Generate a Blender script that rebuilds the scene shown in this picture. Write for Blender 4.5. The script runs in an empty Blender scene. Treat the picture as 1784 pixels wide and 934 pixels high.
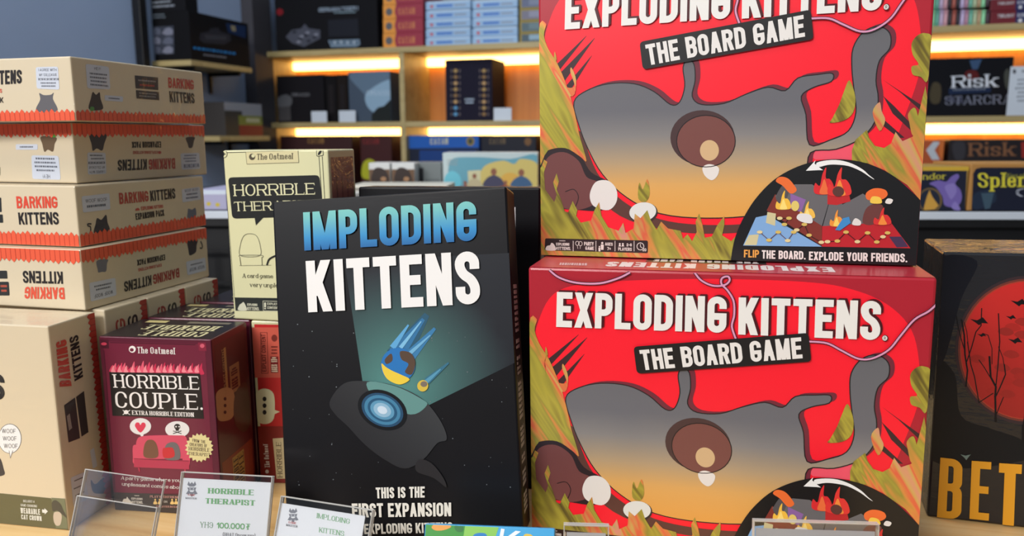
import bpy, bmesh, math, random
from mathutils import Matrix, Vector
random.seed(7)
SC = bpy.context.scene
COL = SC.collection
R = math.radians
ZC = 1.10                                   # camera height above the floor
CAM = Vector((0, 0, ZC))
F, PT, RL = 1380.0, R(9.44), -0.004         # focal length in pixels of the 1784 px frame, pitch, roll
CX, CY = 892.0, 467.0

# ------------------------------------------------------------------ camera
R0, U0, FW = Vector((1, 0, 0)), Vector((0, math.sin(PT), math.cos(PT))), Vector((0, math.cos(PT), -math.sin(PT)))
RT = R0 * math.cos(RL) + U0 * math.sin(RL)
UP = U0 * math.cos(RL) - R0 * math.sin(RL)
cd = bpy.data.cameras.new('camera')
cam = bpy.data.objects.new('camera', cd)
COL.objects.link(cam)
m = Matrix.Identity(4)
for i in range(3):
    m[i][0], m[i][1], m[i][2], m[i][3] = RT[i], UP[i], -FW[i], CAM[i]
cam.matrix_world = m
cd.sensor_width = 36
cd.sensor_fit = 'HORIZONTAL'
cd.lens = F / 1784 * 36
cd.clip_start = 0.02
cd.dof.use_dof = True
cd.dof.focus_distance = 0.55
cd.dof.aperture_fstop = 9.0
SC.camera = cam

# ------------------------------------------------------------------ light and exposure
SC.view_settings.view_transform = 'Standard'
SC.view_settings.look = 'None'
SC.view_settings.exposure = 0.0
SC.view_settings.gamma = 1.0
SC.view_settings.use_curve_mapping = False
w = bpy.data.worlds.new('shop_ambience')
SC.world = w
w.use_nodes = True
w.node_tree.nodes['Background'].inputs[0].default_value = (0.72, 0.84, 1.0, 1)
w.node_tree.nodes['Background'].inputs[1].default_value = 0.20


def area(name, loc, target, sx, sy, power, color):
    l = bpy.data.lights.new(name, 'AREA')
    l.shape = 'RECTANGLE'
    l.size, l.size_y, l.energy, l.color = sx, sy, power, color
    o = bpy.data.objects.new(name, l)
    COL.objects.link(o)
    o.location = loc
    o.rotation_euler = (Vector(target) - Vector(loc)).to_track_quat('-Z', 'Y').to_euler()
    return o


area('ceiling_lamp_front', (-1.5, -1.4, 2.4), (0.0, 0.6, 0.9), 1.5, 0.6, 75, (1.0, 0.985, 0.97))
area('ceiling_lamp_over_table', (-0.75, 0.1, 2.7), (0.1, 0.75, 0.8), 1.4, 0.5, 14, (1.0, 0.95, 0.88))
area('ceiling_lamp_back', (-0.5, 1.15, 2.8), (0.5, 2.7, 1.0), 2.0, 0.6, 22, (0.80, 0.90, 1.0))


# ------------------------------------------------------------------ materials
def lin(c):
    return tuple(((v / 255) / 12.92 if v / 255 <= .04045 else ((v / 255 + .055) / 1.055) ** 2.4) for v in c)


def nodes(name):
    mt = bpy.data.materials.new(name)
    mt.use_nodes = True
    nt = mt.node_tree
    return mt, nt, nt.nodes['Principled BSDF']


def add(nt, t, **kw):
    n = nt.nodes.new(t)
    for k, v in kw.items():
        if hasattr(n, k):
            setattr(n, k, v)
        else:
            n.inputs[k].default_value = v
    return n


def card(name, rough=.5, coat=.0, coat_rough=.1, bump=0.0, scale=60., stretch=(1, 1, 1), spec=.4):
    """printed card: colour comes from the printed inks (colour attribute), optional clear wrap with creases"""
    mt, nt, b = nodes(name)
    a = add(nt, 'ShaderNodeAttribute', attribute_name='ink')
    nt.links.new(a.outputs['Color'], b.inputs['Base Color'])
    b.inputs['Roughness'].default_value = rough
    b.inputs['Specular IOR Level'].default_value = spec
    b.inputs['Coat Weight'].default_value = coat
    b.inputs['Coat Roughness'].default_value = coat_rough
    if bump:
        tc = add(nt, 'ShaderNodeTexCoord')
        mp = add(nt, 'ShaderNodeMapping')
        mp.inputs['Scale'].default_value = stretch
        nz = add(nt, 'ShaderNodeTexNoise', Scale=scale, Detail=4., Roughness=.6, Distortion=.6)
        bp = add(nt, 'ShaderNodeBump', Strength=bump, Distance=.002)
        nt.links.new(tc.outputs['Object'], mp.inputs[0])
        nt.links.new(mp.outputs[0], nz.inputs['Vector'])
        nt.links.new(nz.outputs[0], bp.inputs['Height'])
        nt.links.new(bp.outputs[0], b.inputs['Coat Normal'])
    return mt


def plain(name, c, rough=.5, metal=0., noise=0., scale=30., emit=None, strength=0., stretch=(1, 1, 1)):
    mt, nt, b = nodes(name)
    b.inputs['Roughness'].default_value = rough
    b.inputs['Metallic'].default_value = metal
    c = lin(c)
    tc = add(nt, 'ShaderNodeTexCoord')
    mp = add(nt, 'ShaderNodeMapping')
    mp.inputs['Scale'].default_value = stretch
    nz = add(nt, 'ShaderNodeTexNoise', Scale=scale, Detail=3.)
    rp = add(nt, 'ShaderNodeValToRGB')
    rp.color_ramp.elements[0].color = (*[v * (1 - noise) for v in c], 1)
    rp.color_ramp.elements[1].color = (*[min(1, v * (1 + noise)) for v in c], 1)
    rp.color_ramp.elements[0].position, rp.color_ramp.elements[1].position = .3, .7
    nt.links.new(tc.outputs['Object'], mp.inputs[0])
    nt.links.new(mp.outputs[0], nz.inputs['Vector'])
    nt.links.new(nz.outputs[0], rp.inputs[0])
    nt.links.new(rp.outputs[0], b.inputs['Base Color'])
    if emit:
        b.inputs['Emission Color'].default_value = (*lin(emit), 1)
        b.inputs['Emission Strength'].default_value = strength
    return mt


def foil():
    """flames printed in holographic foil: streaks of olive, yellow, green and orange"""
    mt, nt, b = nodes('flame_foil')
    tc = add(nt, 'ShaderNodeTexCoord')
    rt = add(nt, 'ShaderNodeMapping')
    rt.inputs['Rotation'].default_value = (0, R(32), 0)
    mp = add(nt, 'ShaderNodeMapping')
    mp.inputs['Scale'].default_value = (58, 20, 9)
    nz = add(nt, 'ShaderNodeTexNoise', Scale=1., Detail=3., Roughness=.55, Distortion=.5)
    rp = add(nt, 'ShaderNodeValToRGB')
    cr = rp.color_ramp
    stops = [(.27, (66, 54, 40)), (.36, (126, 112, 48)), (.43, (184, 172, 66)), (.48, (160, 150, 62)), (.53, (222, 150, 74)), (.58, (232, 104, 74)), (.63, (214, 176, 98)), (.69, (228, 150, 132)), (.78, (164, 184, 84))]
    while len(cr.elements) < len(stops):
        cr.elements.new(.5)
    for e, (p, c) in zip(cr.elements, stops):
        e.position, e.color = p, (*lin(c), 1)
    nt.links.new(tc.outputs['Object'], rt.inputs[0])
    nt.links.new(rt.outputs[0], mp.inputs[0])
    nt.links.new(mp.outputs[0], nz.inputs['Vector'])
    nt.links.new(nz.outputs[0], rp.inputs[0])
    nt.links.new(rp.outputs[0], b.inputs['Base Color'])
    b.inputs['Roughness'].default_value = .32
    b.inputs['Metallic'].default_value = .25
    b.inputs['Coat Weight'].default_value = .2
    return mt


def wood(name, c0, c1, c2, scale=1., rough=.45, axis=0):
    mt, nt, b = nodes(name)
    tc = add(nt, 'ShaderNodeTexCoord')
    mp = add(nt, 'ShaderNodeMapping')
    s = [18 * scale] * 3
    s[axis] = 1.6 * scale
    mp.inputs['Scale'].default_value = s
    nz = add(nt, 'ShaderNodeTexNoise', Scale=1.4, Detail=6., Roughness=.62, Distortion=1.2)
    rp = add(nt, 'ShaderNodeValToRGB')
    cr = rp.color_ramp
    cr.elements.new(.5)
    for e, (p, c) in zip(cr.elements, ((.3, c0), (.5, c1), (.72, c2))):
        e.position, e.color = p, (*lin(c), 1)
    nt.links.new(tc.outputs['Object'], mp.inputs[0])
    nt.links.new(mp.outputs[0], nz.inputs['Vector'])
    nt.links.new(nz.outputs[0], rp.inputs[0])
    nt.links.new(rp.outputs[0], b.inputs['Base Color'])
    b.inputs['Roughness'].default_value = rough
    return mt


def acrylic(name, edge=False):
    mt = bpy.data.materials.new(name)
    mt.use_nodes = True
    nt = mt.node_tree
    nt.nodes.clear()
    out = add(nt, 'ShaderNodeOutputMaterial')
    tr = add(nt, 'ShaderNodeBsdfTransparent')
    tr.inputs[0].default_value = (.985, .985, .98, 1)
    gl = add(nt, 'ShaderNodeBsdfGlossy', Roughness=.04)
    mx = add(nt, 'ShaderNodeMixShader')
    if edge:
        df = add(nt, 'ShaderNodeBsdfDiffuse')
        df.inputs[0].default_value = (.92, .9, .85, 1)
        mx2 = add(nt, 'ShaderNodeMixShader')
        mx2.inputs[0].default_value = .5
        nt.links.new(tr.outputs[0], mx2.inputs[1])
        nt.links.new(df.outputs[0], mx2.inputs[2])
        nt.links.new(mx2.outputs[0], mx.inputs[1])
        mx.inputs[0].default_value = .25
    else:
        fr = add(nt, 'ShaderNodeFresnel')
        fr.inputs['IOR'].default_value = 1.45
        nt.links.new(tr.outputs[0], mx.inputs[1])
        nt.links.new(fr.outputs[0], mx.inputs[0])
    nt.links.new(gl.outputs[0], mx.inputs[2])
    nt.links.new(mx.outputs[0], out.inputs[0])
    return mt


M = dict(
    card=card('printed_card', rough=.5, spec=.3),
    gloss=card('laminated_card', rough=.38, coat=.22, coat_rough=.16, bump=.05, scale=220.),
    wrap=card('shrink_wrapped_card', rough=.5, coat=.6, coat_rough=.06, bump=.75, scale=20., stretch=(1, 2.2, 3.0)),
    matt=card('matt_dark_card', rough=.7, spec=.12),
    dark=card('dark_laminated_card', rough=.42, coat=.12, coat_rough=.2, bump=.05, scale=300., stretch=(.2, 1, 1), spec=.2),
    foil=foil(),
    pine=wood('light_pine', (206, 156, 90), (232, 190, 126), (244, 212, 156), .8),
    shelf=wood('oak_shelf_board', (158, 138, 92), (176, 156, 106), (188, 168, 120), .7),
    back=wood('orange_oak_panel', (176, 106, 42), (198, 124, 52), (210, 140, 66), .5, axis=2),
    black=plain('black_metal', (20, 20, 22), .45, .2, .2, 40),
    blackboard=plain('black_board', (16, 16, 18), .5, 0, .2, 10),
    wall=plain('blue_grey_wall_paint', (150, 168, 198), .8, 0, .05, 3),
    wallback=plain('grey_wall_paint', (138, 142, 150), .8, 0, .05, 3),
    gap_shade=plain('dark_grey_gap_shade', (58, 56, 62), .7, 0, .08, 5),
    floor=plain('dark_floor', (90, 84, 78), .6, 0, .15, 6),
    rail=plain('white_rail', (206, 214, 224), .4, 0, .04, 8),
    led=plain('warm_led_diffuser', (255, 230, 180), .5, 0, 0, 1, (255, 200, 116), 6.0),
    acrylic=acrylic('clear_acrylic'),
    edge=acrylic('clear_acrylic_edge', True),
)


# ------------------------------------------------------------------ geometry helpers
def ray(px, py):
    u, v = (px - CX) / F, (py - CY) / F
    return (FW + RT * u - UP * v)


def rot(yaw, lean=0., roll=0.):
    return Matrix.Rotation(R(yaw), 4, 'Z') @ Matrix.Rotation(R(lean), 4, 'X') @ Matrix.Rotation(R(roll), 4, 'Y')


def pose(x, y, z, yaw=0., lean=0., roll=0.):
    return Matrix.Translation((x, y, z + ZC)) @ rot(yaw, lean, roll)


def smooth(pts, closed=True, k=5):
    n, out = len(pts), []
    rng = range(n) if closed else range(n - 1)
    for i in rng:
        g = lambda j: pts[j % n] if closed else pts[max(0, min(n - 1, j))]
        p0, p1, p2, p3 = g(i - 1), g(i), g(i + 1), g(i + 2)
        for s in range(k):
            t = s / k
            out.append(tuple(.5 * (2 * p1[a] + (p2[a] - p0[a]) * t + (2 * p0[a] - 5 * p1[a] + 4 * p2[a] - p3[a]) * t * t + (3 * p1[a] - p0[a] - 3 * p2[a] + p3[a]) * t ** 3) for a in (0, 1)))
    if not closed:
        out.append(tuple(pts[-1]))
    return out


def oval(cx, cy, rx, ry, ang=0., n=28):
    c, s = math.cos(R(ang)), math.sin(R(ang))
    return [(cx + rx * math.cos(a) * c - ry * math.sin(a) * s, cy + rx * math.cos(a) * s + ry * math.sin(a) * c) for a in (2 * math.pi * i / n for i in range(n))]


def rrect(tl, tr, br, bl, r=.12, k=4):
    """rounded quad through four pixel corners; r is a share of the short side"""
    P = [Vector(p) for p in (tl, tr, br, bl)]
    out = []
    d = min((P[1] - P[0]).length, (P[3] - P[0]).length) * r
    for i in range(4):
        p, a, b = P[i], P[i - 1], P[(i + 1) % 4]
        s = p + (a - p).normalized() * d
        e = p + (b - p).normalized() * d
        for j in range(k + 1):
            t = j / k
            out.append(tuple(s * (1 - t) ** 2 + p * 2 * t * (1 - t) + e * t * t))
    return out


def link(name, me, parent=None, matrix=None):
    o = bpy.data.objects.new(name, me)
    COL.objects.link(o)
    if parent is not None:
        o.parent = parent
    elif matrix is not None:
        o.matrix_world = matrix
    return o


def thing(name, label, cat, matrix, group=None, me=None):
    o = link(name, me, None, matrix)
    o['label'], o['category'] = label, cat
    if group:
        o['group'] = group
    return o


def paint(me, col):
    a = me.color_attributes.new('ink', 'FLOAT_COLOR', 'CORNER')
    c = (*lin(col), 1)
    for d in a.data:
        d.color = c


def box_bm(bm, x0, x1, y0, y1, z0, z1, bev=0., seg=2):
    g = bmesh.ops.create_cube(bm, size=1)['verts']
    for v in g:
        v.co = Vector((x0 + (v.co.x + .5) * (x1 - x0), y0 + (v.co.y + .5) * (y1 - y0), z0 + (v.co.z + .5) * (z1 - z0)))
    if bev:
        bmesh.ops.bevel(bm, geom=list({e for v in g for e in v.link_edges}), offset=bev, segments=seg, affect='EDGES', profile=.5)


def box_mesh(name, x0, x1, y0, y1, z0, z1, mat, bev=0., col=None):
    bm = bmesh.new()
    box_bm(bm, x0, x1, y0, y1, z0, z1, bev)
    me = bpy.data.meshes.new(name)
    bm.to_mesh(me)
    bm.free()
    me.materials.append(mat)
    if col:
        paint(me, col)
    return me


def multi_mesh(name, boxes, mat, bev=0., col=None):
    bm = bmesh.new()
    for b in boxes:
        box_bm(bm, *b, bev)
    me = bpy.data.meshes.new(name)
    bm.to_mesh(me)
    bm.free()
    me.materials.append(mat)
    if col:
        paint(me, col)
    return me


def structure(name, me, matrix=None):
    o = link(name, me, None, matrix or Matrix.Identity(4))
    o['kind'] = 'structure'
    return o


# ------------------------------------------------------------------ lettering: stroke alphabet
# width unit, strokes.  S = polyline (points may carry 1 = rounded corner), C = closed, D thick / d thin diagonal with level ends
def P_(s):
    pts = []
    for t in s.split():
        v = t.split(',')
        pts.append((float(v[0]), float(v[1]), len(v) > 2))
    return pts


GL = {}


def g(ch, wd, *st):
    GL[ch] = (wd, [(s[0], P_(s[1:])) for s in st])


g('A', 1.05, 'd0,0 .5,1', 'D1,0 .5,1', 'h.17,.28 .83,.28')
g('B', 1, 'S0,1 .5,1 1,1,r 1,.53,r .5,.53 0,.53', 'S0,.53 .5,.53 1,.53,r 1,0,r .5,0 0,0', 'V0,0 0,1')
g('C', .95, 'N1,.7 1,1,r 0,1,r 0,0,r 1,0,r 1,.3')
g('D', 1, 'S0,1 .4,1 1,1,r 1,0,r .4,0 0,0', 'V0,0 0,1')
g('E', .84, 'V0,0 0,1', 'H0,0 1,0', 'h0,.52 .85,.52', 'H0,1 1,1')
g('F', .82, 'V0,0 0,1', 'h0,.5 .85,.5', 'H0,1 1,1')
g('G', 1, 'N1,.7 1,1,r 0,1,r 0,0,r 1,0,r 1,.36', 'h.56,.44 1,.44', 'N1,.2 1,.44')
g('H', 1, 'V0,0 0,1', 'V1,0 1,1', 'h0,.52 1,.52')
g('I', 0, 'V0,0 0,1')
g('J', .75, 'S1,1 1,0,r 0,0,r 0,.25')
g('K', 1.03, 'V0,0 0,1', 'd.08,.38 1,1', 'D.36,.56 1,0')
g('L', .8, 'V0,0 0,1', 'H0,0 1,0')
g('M', 1.35, 'V0,0 0,1', 'V1,0 1,1', 'D0,1 .5,0', 'd1,1 .5,0')
g('N', 1.05, 'V0,0 0,1', 'V1,0 1,1', 'D0,1 1,0')
g('O', 1, 'C0,0,r 1,0,r 1,1,r 0,1,r')
g('P', .95, 'S0,1 .5,1 1,1,r 1,.44,r .5,.44 0,.44', 'V0,0 0,1')
g('Q', 1, 'C0,0,r 1,0,r 1,1,r 0,1,r', 'D.6,.25 1,-.08')
g('R', 1, 'S0,1 .5,1 1,1,r 1,.5,r .5,.5 0,.5', 'V0,0 0,1', 'D.55,.5 1,0')
g('S', .95, 'N1,.7 1,1,r 0,1,r 0,.62,r .5,.52 1,.42,r 1,0,r 0,0,r 0,.3')
g('T', .92, 'V.5,0 .5,1', 'H0,1 1,1')
g('U', 1, 'S0,1 0,0,r 1,0,r 1,1')
g('V', 1.05, 'D0,1 .5,0', 'd1,1 .5,0')
g('W', 1.5, 'D0,1 .25,0', 'd.5,1 .25,0', 'D.5,1 .75,0', 'd1,1 .75,0')
g('X', 1.02, 'D0,1 1,0', 'd0,0 1,1')
g('Y', 1, 'D0,1 .5,.42', 'd1,1 .5,.42', 'V.5,0 .5,.45')
g('Z', .9, 'H0,1 1,1', 'H0,0 1,0', 'D1,1 0,0')
g('0', .9, 'C0,0,r 1,0,r 1,1,r 0,1,r')
g('1', .4, 'V1,0 1,1', 'd0,.75 1,1')
g('2', .9, 'S0,.72 0,1,r 1,1,r 1,.6,r 0,.15 0,0', 'H0,0 1,0')
g('5', .9, 'S1,1 .1,1 .05,.55 .5,.58 1,.58,r 1,0,r 0,0,r 0,.25')
g('6', .9, 'S1,.78 1,1,r 0,1,r 0,0,r 1,0,r 1,.55,r 0,.55,r')
g('7', .85, 'H0,1 1,1', 'D1,1 .3,0')
g('8', .9, 'C0,0,r 1,0,r 1,.53,r 0,.53,r', 'C.05,.53,r .95,.53,r .95,1,r .05,1,r')
g('a', .78, 'S.1,.55 .3,.68,r 1,.68,r 1,0', 'S1,.42 0,.42,r 0,0,r 1,0,r 1,.2')
g('b', .82, 'V0,0 0,1', 'C0,0,r 1,0,r 1,.68,r 0,.68,r')
g('c', .7, 'S1,.5 1,.68,r 0,.68,r 0,0,r 1,0,r 1,.2')
g('d', .82, 'V1,0 1,1', 'C0,0,r 1,0,r 1,.68,r 0,.68,r')
g('e', .76, 'S0,.36 1,.36 1,.68,r 0,.68,r 0,0,r 1,0,r 1,.16')
g('f', .5, 'S.4,0 .4,1,r 1,1,r', 'h0,.68 .9,.68')
g('g', .8, 'C0,0,r 1,0,r 1,.68,r 0,.68,r', 'S1,.68 1,-.32,r 0,-.32,r')
g('h', .82, 'V0,0 0,1', 'S0,.4 0,.68,r 1,.68,r 1,0')
g('i', 0, 'V0,0 0,.68', 'o0,.95')
g('k', .8, 'V0,0 0,1', 'd.08,.25 1,.68', 'D.4,.42 1,0')
g('l', 0, 'V0,0 0,1')
g('m', 1.3, 'V0,0 0,.68', 'S0,.4 0,.68,r .5,.68,r .5,0', 'S.5,.4 .5,.68,r 1,.68,r 1,0')
g('n', .82, 'V0,0 0,.68', 'S0,.4 0,.68,r 1,.68,r 1,0')
g('o', .8, 'C0,0,r 1,0,r 1,.68,r 0,.68,r')
g('p', .82, 'V0,-.32 0,.68', 'C0,0,r 1,0,r 1,.68,r 0,.68,r')
g('r', .5, 'V0,0 0,.68', 'S0,.35 0,.68,r 1,.66,r')
g('s', .66, 'S1,.55 1,.68,r 0,.68,r 0,.4,r .5,.34 1,.28,r 1,0,r 0,0,r 0,.14')
g('t', .5, 'S.35,1 .35,0,r 1,0,r', 'h0,.68 .95,.68')
g('u', .82, 'S0,.68 0,0,r 1,0,r 1,.4', 'V1,0 1,.68')
g('v', .8, 'D0,.68 .5,0', 'd1,.68 .5,0')
g('w', 1.15, 'D0,.68 .25,0', 'd.5,.68 .25,0', 'D.5,.68 .75,0', 'd1,.68 .75,0')
g('y', .8, 'D0,.68 .5,0', 'd1,.68 .3,-.32')
g('.', 0, 'o0,0')
g(',', 0, 'V0,-.15 0,.05')
g("'", 0, 'V0,.8 0,1')
g('!', 0, 'V0,.35 0,1', 'o0,0')
g('-', .5, 'h0,.45 1,.45')
g('+', .7, 'h0,.5 1,.5', 'V.5,.2 .5,.8')
g('(', .3, 'S1,1.1 0,.9,r 0,.1,r 1,-.1')
g(')', .3, 'S0,1.1 1,.9,r 1,.1,r 0,-.1')
g('\u042d', .95, 'S0,.7 0,1,r 1,1,r 1,0,r 0,0,r 0,.3', 'h.35,.52 1,.52')
g('\u20ae', .92, 'V.5,0 .5,1', 'H0,1 1,1', 'h.2,.36 .8,.52', 'h.2,.54 .8,.7')
g('\u04e8', 1, 'C0,0,r 1,0,r 1,1,r 0,1,r', 'h0,.5 1,.5')
g('\u043d', .8, 'V0,0 0,.68', 'V1,0 1,.68', 'h0,.36 1,.36')
g('\u04af', .8, 'D0,.68 .5,0', 'd1,.68 .5,0', 'V.5,-.3 .5,.05')
g('\u044d', .7, 'S0,.5 0,.68,r 1,.68,r 1,0,r 0,0,r 0,.2', 'h.35,.36 1,.36')


def round_path(pts, closed):
    """pts in real units (x, y, rounded) -> points with quarter arcs at the rounded corners"""
    n, out = len(pts), []
    for i, (x, y, rd) in enumerate(pts):
        if not rd or (not closed and i in (0, n - 1)):
            out.append(Vector((x, y)))
            continue
        p, a, b = Vector((x, y)), pts[i - 1], pts[(i + 1) % n]

        def reach(q, end):
            d = (Vector(q[:2]) - p)
            return d.length * (.5 if (q[2] and not end) else 1.), d.normalized() if d.length else Vector((0, 0))
        la, da = reach(a, not closed and i - 1 == 0)
        lb, db = reach(b, not closed and i + 1 == n - 1)
        rr = min(la, lb)
        s, e = p + da * min(rr, la), p + db * min(rr, lb)
        for j in range(7):
            t = math.pi / 2 * j / 6
            c = s + e - p
            out.append(c + (s - c) * math.cos(t) + (e - c) * math.sin(t))
    res = [out[0]]
    for q in out[1:]:
        if (q - res[-1]).length > 1e-9:
            res.append(q)
    if closed and (res[0] - res[-1]).length < 1e-9:
        res.pop()
    return res


def ribbon(pts, closed, tv, th, cap=True):
    """quads of a pen stroke: tv thick on verticals, th on horizontals"""
    n = len(pts)
    if n < 2:
        return []
    L, Rr = [], []
    for i in range(n):
        a = pts[i - 1] if (i or closed) else None
        b = pts[(i + 1) % n] if (i < n - 1 or closed) else None
        p = pts[i]
        d1 = (p - a).normalized() if a is not None else None
        d2 = (b - p).normalized() if b is not None else None
        d = ((d1 or d2) + (d2 or d1))
        d = d.normalized() if d.length > 1e-6 else (d1 or d2)
        nn = Vector((-d.y, d.x))
        t = math.hypot(d.y * tv, d.x * th)
        if d1 is not None and d2 is not None:
            t /= max(.6, d1.dot(d))
        q = p
        if cap and not closed and i == 0:
            q = p - d2 * (abs(d2.y) * th + abs(d2.x) * tv) / 2
        if cap and not closed and i == n - 1:
            q = p + d1 * (abs(d1.y) * th + abs(d1.x) * tv) / 2
        L.append(q + nn * t / 2)
        Rr.append(q - nn * t / 2)
    rng = range(n) if closed else range(n - 1)
    return [[L[i], Rr[i], Rr[(i + 1) % n], L[(i + 1) % n]] for i in rng]


def letters(s, w_, h, t, gap, serif=0., contrast=1.):
    """polygons of a line of text filling w_ by h; t = stem as share of h"""
    tv, th = t * h, t * h * contrast
    gp = gap * h
    n = len(s)
    units = sum(GL[c][0] for c in s if c != ' ')
    fixed = sum(tv for c in s if c != ' ') + gp * (n - 1) + sum(.22 * h for c in s if c == ' ')
    if serif:
        gp_extra = serif * tv * 1.1
        fixed += gp_extra * n
    wu = max((w_ - fixed) / max(units, .1), tv * .5)
    sc = w_ / (units * wu + fixed)
    polys, x = [], 0.
    for c in s:
        if c == ' ':
            x += .22 * h + gp
            continue
        wd, st = GL[c]
        if serif:
            x += gp_extra / 2
        gw = wd * wu
        mp = lambda q: Vector((x + tv / 2 + q[0] * gw, th / 2 + q[1] * (h - th)))
        out = []
        ends = []
        for kind, pts in st:
            if kind in 'Dd':
                (x0, y0, _), (x1, y1, _) = pts[:2]
                a, b = mp((x0, y0)), mp((x1, y1))
                a.y += math.copysign(th / 2, y0 - y1)
                b.y += math.copysign(th / 2, y1 - y0)
                tt = tv if kind == 'D' else (tv * contrast if contrast < 1 else tv)
                dl = (b - a)
                hw = tt / 2 * min(1.7, dl.length / max(abs(dl.y), 1e-6))
                out.append([Vector((a.x - hw, a.y)), Vector((a.x + hw, a.y)), Vector((b.x + hw, b.y)), Vector((b.x - hw, b.y))])
                if serif:
                    for q, yy in ((a, y0), (b, y1)):
                        if yy in (0, 1, .68) and not (c in 'AVWMNKRvwyYk' and .2 < (x0 if q is a else x1) < .8 and c not in 'Kk'):
                            if not (c in 'MN' and yy == 1) and not (c in 'N' and yy == 0) and not (c in 'R' and yy == .5):
                                ends.append((q.x, q.y, 1 if yy == 0 else -1))
            elif kind == 'o':
                a = mp(pts[0][:2])
                q = tv * .56
                a.y += (tv - th) / 2
                out.append([Vector((a.x + q * math.cos(k * math.pi / 4 + .39), a.y + q * math.sin(k * math.pi / 4 + .39))) for k in range(8)])
            else:
                closed = kind == 'C'
                rp = [(*mp(q), q[2]) for q in pts]
                path = round_path(rp, closed)
                out += ribbon(path, closed, tv, th, cap=kind != 'N')
                if serif and not closed:
                    if kind == 'V' or (kind == 'S' and c in 'hmnruUft'):
                        for (qx, qy, _), nb in ((pts[0], pts[1]), (pts[-1], pts[-2])):
                            if abs(nb[0] - qx) < 1e-3 and (qy in (0, 1, .68, -.32)) and not (c in 'dut' and qy == 0 and kind == 'V' and c != 'd'):
                                a = mp((qx, qy))
                                up = 1 if nb[1] > qy else -1
                                ends.append((a.x, a.y - up * th / 2, up))
                    if kind == 'H':
                        qx, qy, _ = pts[-1]
                        a = mp((qx, qy))
                        dn = 1 if qy == 0 else -1
                        b = a + Vector((tv / 2, -dn * th / 2))
                        out.append([b, b + Vector((-th * .9, 0)), b + Vector((-th * .3, dn * h * .2)), b + Vector((th * .25, dn * h * .2))])
                        if c == 'T':
                            a = mp((pts[0][0], qy))
                            b = a + Vector((-tv / 2, -dn * th / 2))
                            out.append([b, b + Vector((th * .9, 0)), b + Vector((th * .3, dn * h * .2)), b + Vector((-th * .25, dn * h * .2))])
                    if (kind == 'N' and len(pts) > 3) or (kind == 'S' and c in 'acs'):
                        e = path[0]
                        up = 1 if path[0].y < path[1].y else -1
                        out.append([e + Vector((-tv * .6, up * th)), e + Vector((tv * .5, up * th)), e + Vector((tv * .5, -up * th * 1.2)), e + Vector((tv * .1, -up * th * 1.2))])
        for ex, ey, up in ends:
            hw = tv * (.5 + serif)
            hh = th * .85
            out.append([Vector((ex - hw, ey)), Vector((ex + hw, ey)), Vector((ex + hw * .9, ey + up * hh)), Vector((ex - hw * .9, ey + up * hh))])
        polys += out
        x += gw + tv + gp + (gp_extra / 2 if serif else 0)
    return [[Vector((p.x * sc, p.y)) for p in q] for q in polys]


STY = dict(bebas=(.185, .07, 0., 1.), bebas_thin=(.15, .09, 0., 1.), sans=(.13, .13, 0., 1.), hand=(.1, .17, 0., 1.), serif=(.15, .05, .7, .5), serif_bold=(.2, .04, .55, .45), serif_light=(.11, .07, .8, .6), fat=(.36, .05, .3, .28))


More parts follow.
